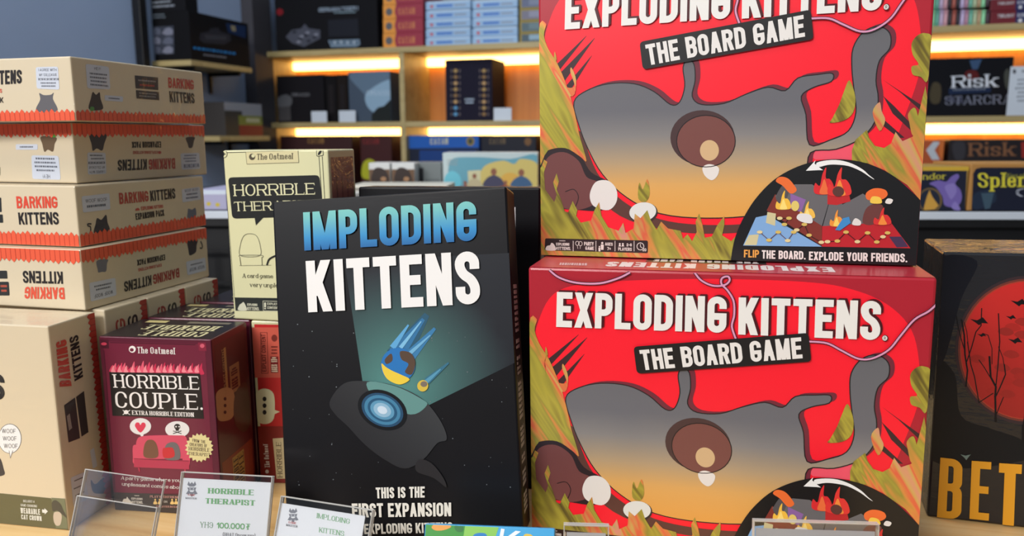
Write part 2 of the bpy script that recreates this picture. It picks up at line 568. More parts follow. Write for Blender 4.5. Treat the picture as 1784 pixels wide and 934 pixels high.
# ------------------------------------------------------------------ printed faces
class Panel:
    """one printed face of a box: artwork is given in points of the photograph and laid onto the real face"""
    LIFT = .00007

    def __init__(s, mw, W, D, H, face, mat='card', inset=0.):
        s.mw = mw
        s.o, s.eu, s.ev, s.n, s.W, s.H = {
            'front': (Vector((-W / 2, 0, 0)), Vector((1, 0, 0)), Vector((0, 0, 1)), Vector((0, -1, 0)), W, H),
            'right': (Vector((W / 2, 0, 0)), Vector((0, 1, 0)), Vector((0, 0, 1)), Vector((1, 0, 0)), D, H),
            'left': (Vector((-W / 2, D, 0)), Vector((0, -1, 0)), Vector((0, 0, 1)), Vector((-1, 0, 0)), D, H),
            'top': (Vector((-W / 2, 0, H)), Vector((1, 0, 0)), Vector((0, 1, 0)), Vector((0, 0, 1)), W, D)}[face]
        s.bm = bmesh.new()
        s.lay = s.bm.verts.layers.float_color.new('c')
        s.mat = [M[mat], M['foil']]
        s.layer, s.count = 1, 0
        mi = mw.inverted()
        s.co = mi @ CAM
        s.md = mi.to_3x3()

    def at(s, p):
        d = s.md @ ray(*p)
        t = (s.o - s.co).dot(s.n) / d.dot(s.n)
        q = s.co + d * t - s.o
        return Vector((q.dot(s.eu), q.dot(s.ev)))

    def scale(s, p):
        return ((s.at((p[0] + 1, p[1])) - s.at(p)).length + (s.at((p[0], p[1] + 1)) - s.at(p)).length) / 2

    def view(s, mw):
        """read photograph points off another copy of the same box"""
        mi = mw.inverted()
        s.co, s.md = mi @ CAM, mi.to_3x3()
        return s

    def up(s, n=1):
        s.layer += n
        return s

    def poly(s, uv, col, mi=0, clip=True, cuts=None, fn=None):
        s.count = (s.count + 1) % 17
        z = s.LIFT * s.layer + s.count * 3e-6
        f = lambda q: s.o + s.eu * q.x + s.ev * q.y + s.n * z
        if clip:
            uv = clip_rect([Vector(q) for q in uv], .0006, s.W - .0006, .0006, s.H - .0006)
        if len(uv) < 3:
            return
        area2 = sum(uv[i - 1].x * uv[i].y - uv[i].x * uv[i - 1].y for i in range(len(uv)))
        if area2 < 0:
            uv = uv[::-1]
        vs = [s.bm.verts.new(f(q)) for q in uv]
        try:
            fc = s.bm.faces.new(vs)
        except ValueError:
            return
        fc.material_index = mi
        c = (*lin(col), 1) if col else (1, 1, 1, 1)
        for v in vs:
            v[s.lay] = c
        if fn:
            geo = [fc] + list(fc.verts) + list(fc.edges)
            for axis, vals in cuts:
                for val in vals:
                    r_ = bmesh.ops.bisect_plane(s.bm, geom=geo, plane_co=s.o + axis * val, plane_no=axis, dist=1e-7)
                    geo = r_['geom']
            for e in geo:
                if isinstance(e, bmesh.types.BMVert):
                    q = e.co - s.o
                    e[s.lay] = (*lin(fn(q.dot(s.eu), q.dot(s.ev))), 1)

    def px(s, pts, col, mi=0, fn=None, nu=0, nv=0):
        """filled shape through photograph points; fn(px, py) colours a gradient"""
        uv = [s.at(p) for p in pts]
        if fn:
            us, vs = [q.x for q in uv], [q.y for q in uv]
            cuts = [(s.eu, [min(us) + (max(us) - min(us)) * i / nu for i in range(1, nu)]), (s.ev, [min(vs) + (max(vs) - min(vs)) * i / nv for i in range(1, nv)])]
            a, b = (min(us), max(us)), (min(vs), max(vs))
            s.poly(uv, None, mi, True, cuts, lambda u, v: fn((u - a[0]) / (a[1] - a[0]), (v - b[0]) / (b[1] - b[0])))
        else:
            s.poly(uv, col, mi)

    def rect(s, u0, u1, v0, v1, col, **k):
        s.poly([Vector((u0, v0)), Vector((u1, v0)), Vector((u1, v1)), Vector((u0, v1))], col, **k)

    def line(s, pts, wpx, col, closed=False, taper=False):
        uv = [s.at(p) for p in pts]
        wd = wpx * s.scale(pts[0])
        for q in ribbon(uv, closed, wd, wd, cap=False):
            s.poly(q, col)
        if taper:
            pass

    def spike(s, a, b, w0, w1, col):
        A, B_ = s.at(a), s.at(b)
        d = (B_ - A).normalized()
        nn = Vector((-d.y, d.x)) * s.scale(a)
        s.poly([A + nn * w0 / 2, A - nn * w0 / 2, B_ - nn * w1 / 2, B_ + nn * w1 / 2], col)

    def text(s, st, tl, tr, br, bl, col, style='bebas', fn=None, t=None):
        a, b, c, d = (s.at(p) for p in (tl, tr, br, bl))
        s.text_uv(st, a, b, c, d, col, style, fn, t)

    def text_uv(s, st, a, b, c, d, col, style='bebas', fn=None, t=None):
        w_ = ((b - a).length + (c - d).length) / 2
        h = ((a - d).length + (b - c).length) / 2
        tt, gp, sf, ct = STY[style]
        for q in letters(st, w_, h, t or tt, gp, sf, ct):
            uv = []
            for p in q:
                x, y = p.x / w_, p.y / h
                uv.append((d * (1 - x) + c * x) * (1 - y) + (a * (1 - x) + b * x) * y)
            if fn:
                vs = [d.lerp(a, k / 6).y for k in range(1, 6)]
                s.poly(uv, None, 0, True, [(s.ev, vs)], lambda u, v: fn(max(0, min(1, (v - d.y - (c.y - d.y) * ((u - d.x) / max(1e-6, c.x - d.x))) / (a.y - d.y)))))
            else:
                s.poly(uv, col)

    def scribble(s, tl, tr, br, bl, n, col, seed=0):
        """rows of type too small to read in the photograph"""
        rg = random.Random(seed)
        a, b, c, d = (s.at(p) for p in (tl, tr, br, bl))
        for i in range(n):
            y0, y1 = (i + .25) / n, (i + .7) / n
            x, xe = .06 + rg.random() * .1, .94 - rg.random() * .12
            while x < xe:
                wd = .03 + rg.random() * .05
                q = [(x, y0), (min(x + wd, xe), y0), (min(x + wd, xe), y1), (x, y1)]
                s.poly([(a * (1 - u) + b * u) * (1 - v) + (d * (1 - u) + c * u) * v for u, v in q], col)
                x += wd + .02
        return s

    def fence(s, side, pitch, h, base, c1=(226, 92, 62), c2=(176, 60, 42)):
        """row of pickets printed along one edge"""
        Lg = s.W if side in ('bottom', 'top') else s.H
        n = max(1, round(Lg / pitch))
        pt = Lg / n
        tip = pt * .45

        def T(x, y):
            return {'bottom': Vector((x, y)), 'top': Vector((x, s.H - y)), 'right': Vector((s.W - y, x)), 'left': Vector((y, x))}[side]
        for i in range(n):
            x0, x1 = i * pt, (i + 1) * pt
            e = pt * .04
            hh = h * (1 + .06 * ((i * 7) % 3 - 1))
            s.poly([T(x0 + e, 0), T(x1 - e, 0), T(x1 - e, hh - tip), T((x0 + x1) / 2, hh), T(x0 + e, hh - tip)], c1)
        s.layer += 1
        for i in range(n + 1):
            x = i * pt
            s.poly([T(x - pt * .05, 0), T(x + pt * .05, 0), T(x + pt * .05, h - tip), T(x - pt * .05, h - tip)], c2)

    def build(s, name, parent):
        me = bpy.data.meshes.new(name)
        cols = None
        s.bm.verts.ensure_lookup_table()
        cols = [v[s.lay][:] for v in s.bm.verts]
        s.bm.verts.layers.float_color.remove(s.lay)
        s.bm.to_mesh(me)
        s.bm.free()
        a = me.color_attributes.new('ink', 'FLOAT_COLOR', 'POINT')
        for d, c in zip(a.data, cols):
            d.color = c
        for mt in s.mat:
            me.materials.append(mt)
        o = link(name, me, parent)
        return o


def clip_rect(uv, x0, x1, y0, y1):
    for ax, lim, sg in ((0, x0, 1), (0, x1, -1), (1, y0, 1), (1, y1, -1)):
        out = []
        n = len(uv)
        if n < 3:
            return []
        ins = lambda p: (p[ax] - lim) * sg >= 0
        for i in range(n):
            a, b = uv[i - 1], uv[i]
            ia, ib = ins(a), ins(b)
            if ia != ib:
                t = (lim - a[ax]) / (b[ax] - a[ax])
                out.append(a + (b - a) * t)
            if ib:
                out.append(b)
        uv = out
    return uv


def game_box(name, label, mw, W, D, H, col, mat='card', group=None, cat='board game', bev=.0012, part='box_body'):
    t = thing(name, label, cat, mw, group)
    me = box_mesh(part, -W / 2, W / 2, 0, D, 0, H, M[mat], bev, col)
    link(part, me, t)
    return t


def copy_tree(o, parent=None):
    c = o.copy()
    COL.objects.link(c)
    if parent is not None:
        c.parent = parent
    for ch in list(o.children):
        copy_tree(ch, c)
    return c


def K(ox, oy, sc):
    return lambda *p: (ox + p[0] / sc, oy + p[1] / sc) if len(p) == 2 else [(ox + p[i] / sc, oy + p[i + 1] / sc) for i in range(0, len(p), 2)]


def ramp(stops):
    def f(t):
        for (a, ca), (b, cb) in zip(stops, stops[1:]):
            if t <= b:
                k = max(0, min(1, (t - a) / (b - a)))
                return tuple(x + (y - x) * k for x, y in zip(ca, cb))
        return stops[-1][1]
    return f


# ================================================================== the shop: floor, walls
structure('floor', box_mesh('floor', -4, 5, -3, 6, -.05, 0, M['floor']))
YS = -16.5                                   # the shop's walls run at this angle to the view
q0 = ray(452, 95)
q0 = q0 * (3.2 / q0.y)
SH = Matrix.Translation((q0.x, q0.y, 0)) @ Matrix.Rotation(R(YS), 4, 'Z')      # shelving: front lower corner at the floor
SHi = SH.inverted()
SHD = .25


def frame_at(fi, px, py, off):
    o, d = fi @ CAM, fi.to_3x3() @ ray(px, py)
    return o + d * ((off - o.y) / d.y)


structure('wall_back', box_mesh('wall_back', -.5, 4.2, SHD + .012, SHD + .1, 0, 3.0, M['wallback']), SH)
q1 = ray(332, 103)
q1 = q1 * (2.6 / q1.y)
WS = Matrix.Translation((q1.x, q1.y, 0)) @ Matrix.Rotation(R(YS), 4, 'Z')
WSi = WS.inverted()
structure('wall_left', box_mesh('wall_left', -.25, -.15, -3.4, 1.1, 0, 3.0, M['wall']), WS)
structure('shade_strip_1', box_mesh('shade_strip_1', -.15, -.10, .50, .62, 0, 3.0, M['gap_shade']), WS)  # dark strip standing in for the shadow between wall and shelving
t = thing('metal_post', 'thin black metal post against the blue-grey wall', 'post', WS @ Matrix.Translation((-.13, -.06, 0)), None,
          multi_mesh('metal_post', [(-.015, .015, -.015, .015, 0, 2.9), (-.03, .03, -.03, .03, 0, .01)], M['black'], .002))

# ------------------------------------------------------------------ wall shelves with hobby boxes
for (px, py, y0, y1, lab) in ((332, 104, 0, .33, 'oak wall shelf board carrying two black hobby boxes'), (380, 234, .12, .42, 'short oak wall shelf board under a small landscape box')):
    z = frame_at(WSi, px, py, 0).z if y0 == 0 else (ZC + .005)
    t = thing('wall_shelf', lab, 'shelf', WS @ Matrix.Translation((0, y0, z)), 'boards on the grey wall')
    link('board', box_mesh('board', -.15, 0, 0, y1 - y0, -.018, 0, M['shelf'], .002), t)
    for yb in (.04, y1 - y0 - .05):
        link('bracket', multi_mesh('bracket', [(-.15, -.02, yb, yb + .01, -.03, -.018), (-.15, -.14, yb, yb + .01, -.09, -.03)], M['black'], .001), t)
    if y0 == 0:
        zsh = z
    else:
        zsl = z
k8 = K(230, 0, 3.7356)
W, D, H = .14, .315, .152
mw = WS @ Matrix.Translation((-.071, .006, zsh))
b = game_box('hobby_kit_box', 'black model kit box with a blue title, lying on the oak wall shelf', mw, W, D, H, (17, 17, 20), 'matt', 'hobby kit boxes')
p = Panel(mw, W, D, H, 'front', 'matt')
p.px(k8(105, 175, 270, 168, 275, 350, 110, 355), (58, 62, 74))
p.up()
for i in range(3):
    for j in range(2):
        x, y = 112 + j * 82, 178 + i * 60
        p.px(k8(x, y + 40, x + 22, y + 8, x + 50, y, x + 74, y + 18, x + 70, y + 48, x + 30, y + 52), (120, 122, 138) if (i + j) % 2 else (92, 96, 112))
p.scribble(*k8(100, 90, 235, 84, 235, 120, 100, 126), 2, (110, 120, 130), 2)
p.build('end_print', b)
p = Panel(mw, W, D, H, 'right', 'matt')
p.px(oval(*k8(330, 105), 6, 5), (120, 30, 34))
p.px(k8(440, 260, 445, 215, 500, 205, 510, 185, 560, 180, 575, 205, 640, 225, 645, 265, 600, 290, 470, 280), (44, 46, 54))
p.up()
p.px(k8(470, 225, 620, 235, 610, 262, 480, 255), (60, 62, 70))
p.px(k8(610, 150, 740, 170, 740, 250, 625, 210), (28, 48, 84))
p.up()
p.px(k8(640, 165, 672, 170, 676, 205, 650, 200), (150, 140, 110))
p.scribble(*k8(368, 290, 712, 338, 712, 372, 368, 325), 1, (38, 124, 190), 3)
p.scribble(*k8(440, 345, 640, 368, 640, 388, 440, 362), 1, (140, 142, 150), 5)
p.build('side_print', b)
mw2 = mw @ Matrix.Translation((-.004, .0, H))
b = game_box('hobby_kit_box', 'black model kit box stacked on top of the blue-titled kit box', mw2, .13, .06, .06, (20, 20, 24), 'matt', 'hobby kit boxes')
p = Panel(mw2, .13, .06, .06, 'front', 'matt')
p.scribble(*k8(80, 10, 290, -10, 290, 50, 85, 62), 2, (140, 146, 156), 8)
p.build('end_print', b)
W, D, H = .13, .22, .115
mw = WS @ Matrix.Translation((-.068, .16, zsl))
b = game_box('game_box', 'small landscape-printed game box on the lower wall shelf', mw, W, D, H, (60, 56, 54), 'card')
p = Panel(mw, W, D, H, 'right')
p.rect(0, D, 0, H, (150, 152, 160))
p.up()
p.rect(0, D * .45, 0, H * .75, (58, 56, 52))
p.rect(D * .35, D, .0, H * .33, (132, 36, 34))
p.rect(D * .35, D, H * .33, H * .62, (128, 134, 58))
p.up()
p.rect(D * .55, D * .92, H * .42, H * .55, (190, 188, 150))
p.build('side_print', b)

# ------------------------------------------------------------------ lit shelving along the back wall
zt = frame_at(SHi, 690, 82, 0).z
z1 = frame_at(SHi, 690, 212, 0).z
pitch = zt - z1
XS = [0, .603, 1.154, 1.72, 2.285, 2.85]
t = thing('shelving_unit', 'oak shelving unit with warm light strips along the back wall', 'shelving', SH)
TH = .02
for x in XS:
    link('upright_panel', box_mesh('upright_panel', x - .01, x + .01, 0, SHD, 0, zt - TH, M['shelf'], .001), t)
link('back_panel', box_mesh('back_panel', -.01, 2.86, SHD - .002, SHD + .01, 0, zt, M['back']), t)
levels = [zt - pitch * i for i in range(5)]
for z in levels:
    for a, c in zip(XS, XS[1:]):
        if z > zt - .01:
            break
        link('shelf_board', box_mesh('shelf_board', a + .01, c - .01, .002, SHD - .002, z - TH, z, M['shelf'], .001), t)
link('top_board', box_mesh('top_board', -.01, 2.86, -.004, SHD, zt - TH, zt, M['shelf'], .001), t)
for z in levels[:2]:
    for a, c in zip(XS, XS[1:]):
        link('light_strip', box_mesh('light_strip', a + .012, c - .012, SHD - .035, SHD - .004, z - TH - .034, z - TH - .002, M['led'], .004), t)


def shelf_item(name, label, cat, x0, x1, yt, level, off, depth, col, group=None, mat='card', z0=None, part='box_body', bev=.002):
    a, c, e = frame_at(SHi, x0, yt, off), frame_at(SHi, x1, yt, off), frame_at(SHi, (x0 + x1) / 2, yt, off)
    z = level if z0 is None else z0
    mw = SH @ Matrix.Translation(((a.x + c.x) / 2, off, z))
    W, H = c.x - a.x, e.z - z
    return game_box(name, label, mw, W, depth, H, col, mat, group, cat, bev, part), mw, W, H


d1, d2 = K(440, 70, 3.336), K(640, 0, 5.755)
# on the top board
b, mw, W, H = shelf_item('hobby_kit_box', 'large black tank model kit box on top of the oak shelving', 'hobby kit', 477, 656, -14, zt, .02, .2, (18, 18, 22), 'hobby kit boxes', 'matt')
p = Panel(mw, W, .2, H, 'front', 'matt')
p.text('GERMAN TIGER I', *k8(1212, 52, 1470, 40, 1472, 66, 1214, 78), (142, 156, 172), 'bebas')
p.scribble(*k8(1300, 72, 1470, 68, 1470, 90, 1300, 94), 1, (120, 140, 150), 4)
p.px(k8(1275, 262, 1480, 255, 1485, 290, 1460, 305, 1295, 308), (110, 128, 146))
p.px(k8(1275, 130, 1470, 120, 1475, 235, 1280, 240), (32, 34, 42))
p.px(k8(1000, 240, 1040, 195, 1100, 185, 1125, 155, 1150, 185, 1225, 195, 1225, 250, 1120, 305, 1040, 280), (74, 76, 88))
p.px(oval(*k8(962, 78), 6, 6), (120, 26, 34))
p.up()
for i in range(9):
    x, y = 1040 + (i * 47) % 150, 205 + (i * 29) % 70
    p.px(k8(x, y, x + 22, y - 8, x + 34, y + 6, x + 10, y + 16), (122, 124, 138) if i % 2 else (46, 48, 58))
    p.px(k8(1290 + i * 21, 265 + (i % 3) * 6, 1304 + i * 21, 265, 1300 + i * 21, 292), (170, 180, 190) if i % 2 else (66, 80, 96))
p.build('front_print', b)
MAROON = (150, 48, 66)
z = zt
for i, (yt, lab) in enumerate(((57, 'resting on the top board'), (32, 'second from the bottom of its stack'), (7, 'third from the bottom of its stack'), (-18, 'topmost of its stack'))):
    b, mw, W, H = shelf_item('board_game', 'maroon and orange game box ' + lab, 'board game', 667, 737, yt, zt, .03, .2, MAROON, 'maroon boxes on the shelving', 'card', z)
    p = Panel(mw, W, .2, H, 'front')
    p.poly([Vector(q) for q in ((0, 0), (W * .33, 0), (W * .29, H * .5), (W * .33, H), (0, H))], (222, 146, 60))
    p.up()
    c = Vector((W * .15, H * .5))
    p.poly([c + Vector((H * .27 * math.cos(k * .5236), H * .27 * math.sin(k * .5236))) for k in range(12)], (92, 92, 96))
    p.text_uv('CATAN', Vector((W * .38, H * .72)), Vector((W * .8, H * .72)), Vector((W * .8, H * .28)), Vector((W * .38, H * .28)), (196, 120, 76), 'serif')
    p.build('front_print', b)
    z += H
ordn = ['resting on the top board', 'second from the bottom', 'third from the bottom', 'fourth from the bottom', 'topmost of the stack']
for ci, (xa, xb, nm) in enumerate(((741, 820, 'beside the maroon boxes'), (822, 902, 'beside the olive boxes'))):
    z = zt
    for i in range(5):
        b, mw, W, H = shelf_item('board_game', 'pale blue game box ' + ordn[i].replace(' of the stack', '').replace('from the bottom', 'up') + ', ' + nm, 'board game', xa, xb, (65, 49, 33, 17, 1)[i] - 2 * ci, zt, .03 + .004 * (i % 2), .2, (150, 182, 214), 'pale blue boxes on the shelving', 'card', z, bev=.004)
        p = Panel(mw, W, .2, H, 'front')
        p.rect(W * .06, W * .98, H * .82, H, (186, 208, 230))
        p.poly([Vector((W * .14 + H * .2 * math.cos(k * .785), H * .42 + H * .2 * math.sin(k * .785))) for k in range(8)], (186, 88, 100))
        p.rect(W * .25, W * .6, H * .3, H * .6, (62, 112, 190))
        p.rect(W * .64, W * .9, H * .34, H * .56, (140, 152, 172))
        p.up()
        for j in range(1, 6):
            p.rect(W * (.25 + .06 * j), W * (.257 + .06 * j), H * .3, H * .6, (150, 182, 214))
        p.build('front_print', b)
        z += H
z = zt
for i in range(4):
    b, mw, W, H = shelf_item('board_game', 'olive edged small board game box ' + ['resting on the top board', 'second up in its stack', 'third up in its stack', 'at the top of its stack'][i], 'board game', 905, 942, (57, 36, 15, -6)[i], zt, .03, .18, (150, 132, 70), 'olive boxes on the shelving', 'card', z)
    p = Panel(mw, W, .18, H, 'front')
    p.rect(W * .1, W, H * .12, H * .85, [(74, 92, 104), (84, 104, 112), (118, 116, 132), (96, 104, 130)][i])
    p.up()
    p.rect(W * .45, W, H * .3, H * .8, [(140, 168, 186), (104, 126, 132), (140, 140, 160), (120, 128, 150)][i])
    p.build('front_print', b)
    z += H
# pastel spines
cols = [(152, 170, 120), (120, 176, 130), (84, 150, 130), (170, 150, 180), (190, 140, 150), (40, 34, 40), (150, 74, 62), (36, 32, 40), (176, 160, 196), (164, 118, 140), (98, 164, 142), (160, 176, 140), (166, 138, 104), (132, 200, 150), (60, 44, 52)]
zrow = zt
cn = ['sage', 'leaf green', 'teal', 'lilac', 'pink', 'black', 'rust brown', 'charcoal', 'pale violet', 'mauve', 'sea green', 'grey-green', 'tan', 'mint', 'dark plum']
for row, (yt, pl) in enumerate(((17, 'standing on the shelving'), (-9, 'in the upper row on the shelving'))):
    hh = 0
    for i, c in enumerate(cols):
        x0 = 1616 + i * 7.3
        b, mw, W, H = shelf_item('book', cn[i] + ' thin book spine ' + pl, 'book', x0, x0 + 6.9, yt, zt, .02, .16, c, 'thin books on the shelving', 'card', zrow, 'cover', .001)
        p = Panel(mw, W, .16, H, 'front')
        p.rect(W * .3, W * .7, H * .25, H * .75, tuple(min(255, v + 40) for v in c))
        p.build('spine_title', b)
        hh = max(hh, H)
    zrow += hh + .001
e3, e4 = K(1590, 0, 3.892), K(1590, 230, 4.449)
z = zt
for i, yt in enumerate((17, -4)):
    b, mw, W, H = shelf_item('board_game', 'maroon and navy board game box ' + ('under its twin beside the thin books' if i == 0 else 'on top of its twin beside the thin books'), 'board game', 1727, 1850, yt, zt, .02, .2, (112, 34, 44), 'maroon and navy boxes', 'card', z)
    p = Panel(mw, W, .2, H, 'front')
    p.rect(W * .36, W, 0, H, (36, 42, 92))
    p.up()
    p.text_uv('TWILIGHT', Vector((W * .1, H * .75)), Vector((W * .34, H * .75)), Vector((W * .34, H * .5)), Vector((W * .1, H * .5)), (190, 186, 190), 'bebas')
    p.text_uv('STRUGGLE', Vector((W * .38, H * .75)), Vector((W * .66, H * .75)), Vector((W * .66, H * .5)), Vector((W * .38, H * .5)), (200, 200, 212), 'bebas')
    c = Vector((W * .43, H * .24))
    p.poly([c + Vector(((.2 if k % 2 == 0 else .09) * H * math.sin(k * .628), (.2 if k % 2 == 0 else .09) * H * math.cos(k * .628))) for k in range(10)], (230, 230, 236))
    p.build('front_print', b)
    z += H

# first lit row
L1 = z1
spec = [('dark board game box with pale smoky art and white title', 481, 563, 131, (24, 22, 26), .04), ('nearly black narrow game box spine', 566, 585, 131, (20, 18, 20), .05), ('dark brown narrow game box spine', 586, 604, 130, (30, 24, 22), .05), ('slate blue board game box with cloudy art and white title', 606, 684, 125, (70, 82, 98), .03)]
for lab, xa, xb, yt, c, off in spec:
    b, mw, W, H = shelf_item('board_game', lab + ' on the lit shelf', 'board game', xa, min(xb, 679), yt, L1, off, .17, c, None, 'matt')
    p = Panel(mw, W, .17, H, 'front', 'matt')
    if 'smoky' in lab:
        p.px(smooth(k8(950, 640, 1000, 615, 1040, 640, 1030, 690, 960, 700)), (92, 92, 96))
        p.px(k8(955, 700, 1030, 690, 1035, 785, 955, 788), (70, 68, 70))
        p.up()
        p.text('BRASS', *k8(1040, 606, 1155, 606, 1155, 626, 1040, 626), (150, 150, 156), 'serif_light')
    elif 'slate' in lab:
        p.px(smooth(k8(1420, 480, 1690, 465, 1690, 640, 1600, 700, 1500, 600)), (96, 116, 136))
        p.up()
        p.px(smooth(k8(1530, 600, 1690, 520, 1690, 700, 1600, 740, 1530, 690)), (140, 168, 190))
        p.up()
        p.px(k8(1560, 745, 1600, 700, 1640, 690, 1690, 640, 1690, 790, 1560, 790), (36, 40, 40))
        p.up()
        p.text('BRASS', *k8(1530, 590, 1680, 590, 1680, 620, 1530, 620), (190, 208, 222), 'serif_light')
    else:
        p.rect(W * .3, W * .7, H * .2, H * .8, (34, 30, 32))
    p.build('front_print', b)
b, mw, W, H = shelf_item('board_game', 'tall midnight blue game box with two columns of small emblems', 'board game', 775, 857, 103, L1, .05, .16, (30, 28, 44), None, 'matt')
p = Panel(mw, W, .16, H, 'front', 'matt')
for i in range(8):
    for s_, cx in ((0, 1180), (1, 1345)):
        cc = (96, 150, 190) if (i > 5 and s_ == 0) else [(170, 140, 90), (140, 110, 74), (186, 150, 104)][i % 3]
        y = 178 + i * 36
        p.px(oval(*d1(cx, y), 3.6, 3.4, n=10), cc)
        p.px(oval(*d1(cx - 24, y), 1.2, 3, n=8), (110, 100, 100))
        p.px(oval(*d1(cx + 24, y), 1.2, 3, n=8), (110, 100, 100))
p.scribble(*d1(1228, 335, 1294, 335, 1294, 372, 1228, 372), 2, (190, 206, 224), 4)
p.build('front_print', b)


def price_card(label, x0, x1, yt, level, off, group='small price cards'):
    a, c = frame_at(SHi, x0, yt, off), frame_at(SHi, x1, yt, off)
    h = frame_at(SHi, x0, yt, off).z - level
    mw = SH @ Matrix.Translation(((a.x + c.x) / 2, off, level))
    t = thing('price_card', label, 'price card', mw, group)
    W = c.x - a.x
    link('card', box_mesh('card', -W / 2, W / 2, 0, .002, 0, h, M['rail'], .0008), t)
    link('stand', multi_mesh('stand', [(-W / 2, W / 2, .002, .02, 0, .002)], M['acrylic']), t)


price_card('small white price card before the dark smoky game box', 542, 569, 194, L1, .005)
price_card('small white price card before the slate blue game box', 590, 619, 193, L1, .005)
price_card('small white price card beside the tall midnight blue box', 860, 891, 188, L1, .02)
b, mw, W, H = shelf_item('board_game', 'wide black board game box with a large white title, on the lit shelf', 'board game', 1590, 1767, 101, L1, .04, .17, (17, 18, 24), None, 'matt')
p = Panel(mw, W, .17, H, 'front', 'matt')
p.px(e3(385, 410, 470, 400, 440, 470, 405, 470), (60, 84, 118))
p.px(smooth(e3(350, 520, 370, 480, 430, 480, 450, 530, 400, 545)), (90, 30, 32))
p.px(smooth(e3(115, 640, 140, 560, 190, 580, 185, 690, 130, 700)), (74, 66, 50))
p.px(smooth(e3(620, 500, 650, 470, 660, 600, 630, 590)), (70, 74, 70))
p.up()
p.px(e3(245, 600, 530, 592, 530, 625, 245, 640), (30, 44, 74))
p.text('Risk', *e3(262, 516, 580, 500, 580, 588, 262, 596), (214, 220, 230), 'serif_bold')
p.up()
p.scribble(*e3(250, 600, 530, 592, 530, 612, 250, 622), 1, (120, 128, 140), 3)
p.text('STARCRAFT', *e3(215, 655, 800, 635, 800, 700, 215, 712), (124, 128, 146), 'serif')
p.px(e3(215, 690, 260, 640, 300, 690, 330, 640, 350, 700), (66, 68, 86))
p.build('front_print', b)
a, c = frame_at(SHi, 1761, 116, .0), frame_at(SHi, 1830, 116, .0)
mw = SH @ Matrix.Translation(((a.x + c.x) / 2, .0, L1))
W, H = c.x - a.x, a.z - L1
t = thing('price_sheet', 'white printed price sheet standing beside the large black box', 'price card', mw)
link('paper', box_mesh('paper', -W / 2, W / 2, 0, .002, 0, H, M['rail'], .0005), t)
p = Panel(mw, W, .002, H, 'front')
p.px(oval(*e3(690, 485), 3, 4), (60, 62, 70))
p.scribble(*e3(720, 470, 900, 460, 900, 495, 720, 500), 1, (90, 96, 106), 5)
p.scribble(*e3(680, 530, 900, 520, 900, 690, 680, 700), 6, (130, 138, 150), 6)
p.build('printed_text', t)

# second lit row, partly hidden
L2 = zt - 2 * pitch
for lab, xa, xb, yt, c, off in (('dark red-brown board game box with a gold title', 488, 612, 237, (58, 30, 30), .03), ('maroon board game box with yellow corner', 627, 681, 236, (64, 26, 26), .04), ('bright blue board game box with a cream title', 699, 834, 236, (30, 92, 178), .03), ('navy black board game box with a gold crest', 838, 934, 236, (26, 28, 40), .03)):
    b, mw, W, H = shelf_item('board_game', lab + ' on the lower lit shelf', 'board game', xa, xb, yt, L2, off, .17, c)
    p = Panel(mw, W, .17, H, 'front')
    if 'bright blue' in lab:
        p.px(d1(890, 630, 1315, 625, 1315, 830, 890, 830), (22, 30, 52))
        p.up()
        p.px(d1(970, 640, 1300, 640, 1300, 830, 970, 830), (20, 60, 124))
        p.text('CATAN', *d1(1030, 570, 1138, 568, 1138, 604, 1030, 606), (190, 190, 170), 'serif_bold')
        p.px(oval(*d1(1266, 588), 7, 8), (150, 130, 60))
        p.up()
        p.px(oval(*d1(1266, 588), 4, 5), (60, 70, 70))
    elif 'navy' in lab:
        p.text('CATAN', *d1(1375, 570, 1470, 568, 1470, 602, 1375, 604), (110, 92, 66), 'serif')
        p.px(oval(*d1(1600, 590), 6, 7), (120, 84, 50))
    elif 'gold title' in lab:
        p.text('CATAN', *d1(320, 568, 415, 568, 415, 600, 320, 600), (150, 110, 60), 'serif')
    else:
        p.text('CATAN', *d1(640, 572, 735, 570, 735, 602, 640, 604), (130, 40, 40), 'serif')
        p.px(smooth(d1(640, 720, 680, 690, 720, 720, 720, 800, 640, 800)), (176, 176, 40))
    p.build('front_print', b)
b, mw, W, H = shelf_item('board_game', 'red and orange game box with a white chevron on the lower lit shelf', 'board game', 1600, 1646, 244, L2, .03, .17, (178, 84, 44))
p = Panel(mw, W, .17, H, 'front')
p.px(e4(105, 140, 160, 75, 215, 75, 170, 140, 210, 215, 150, 215), (190, 196, 204))
p.px(e4(205, 70, 250, 70, 240, 120, 250, 180, 230, 215, 205, 180), (206, 110, 50))
p.build('front_print', b)
b, mw, W, H = shelf_item('board_game', 'black and red game box with dull orange title on the lower lit shelf', 'board game', 1655, 1810, 243, L2, .02, .17, (30, 24, 28))
p = Panel(mw, W, .17, H, 'front')
p.px(e4(840, 80, 1000, 75, 1000, 200, 845, 200), (150, 40, 36))
p.px(smooth(e4(310, 90, 400, 80, 400, 200, 330, 210)), (52, 50, 56))
p.up()
p.text('Risk', *e4(430, 85, 800, 78, 800, 185, 430, 188), (128, 86, 58), 'serif_bold')
p.build('front_print', b)

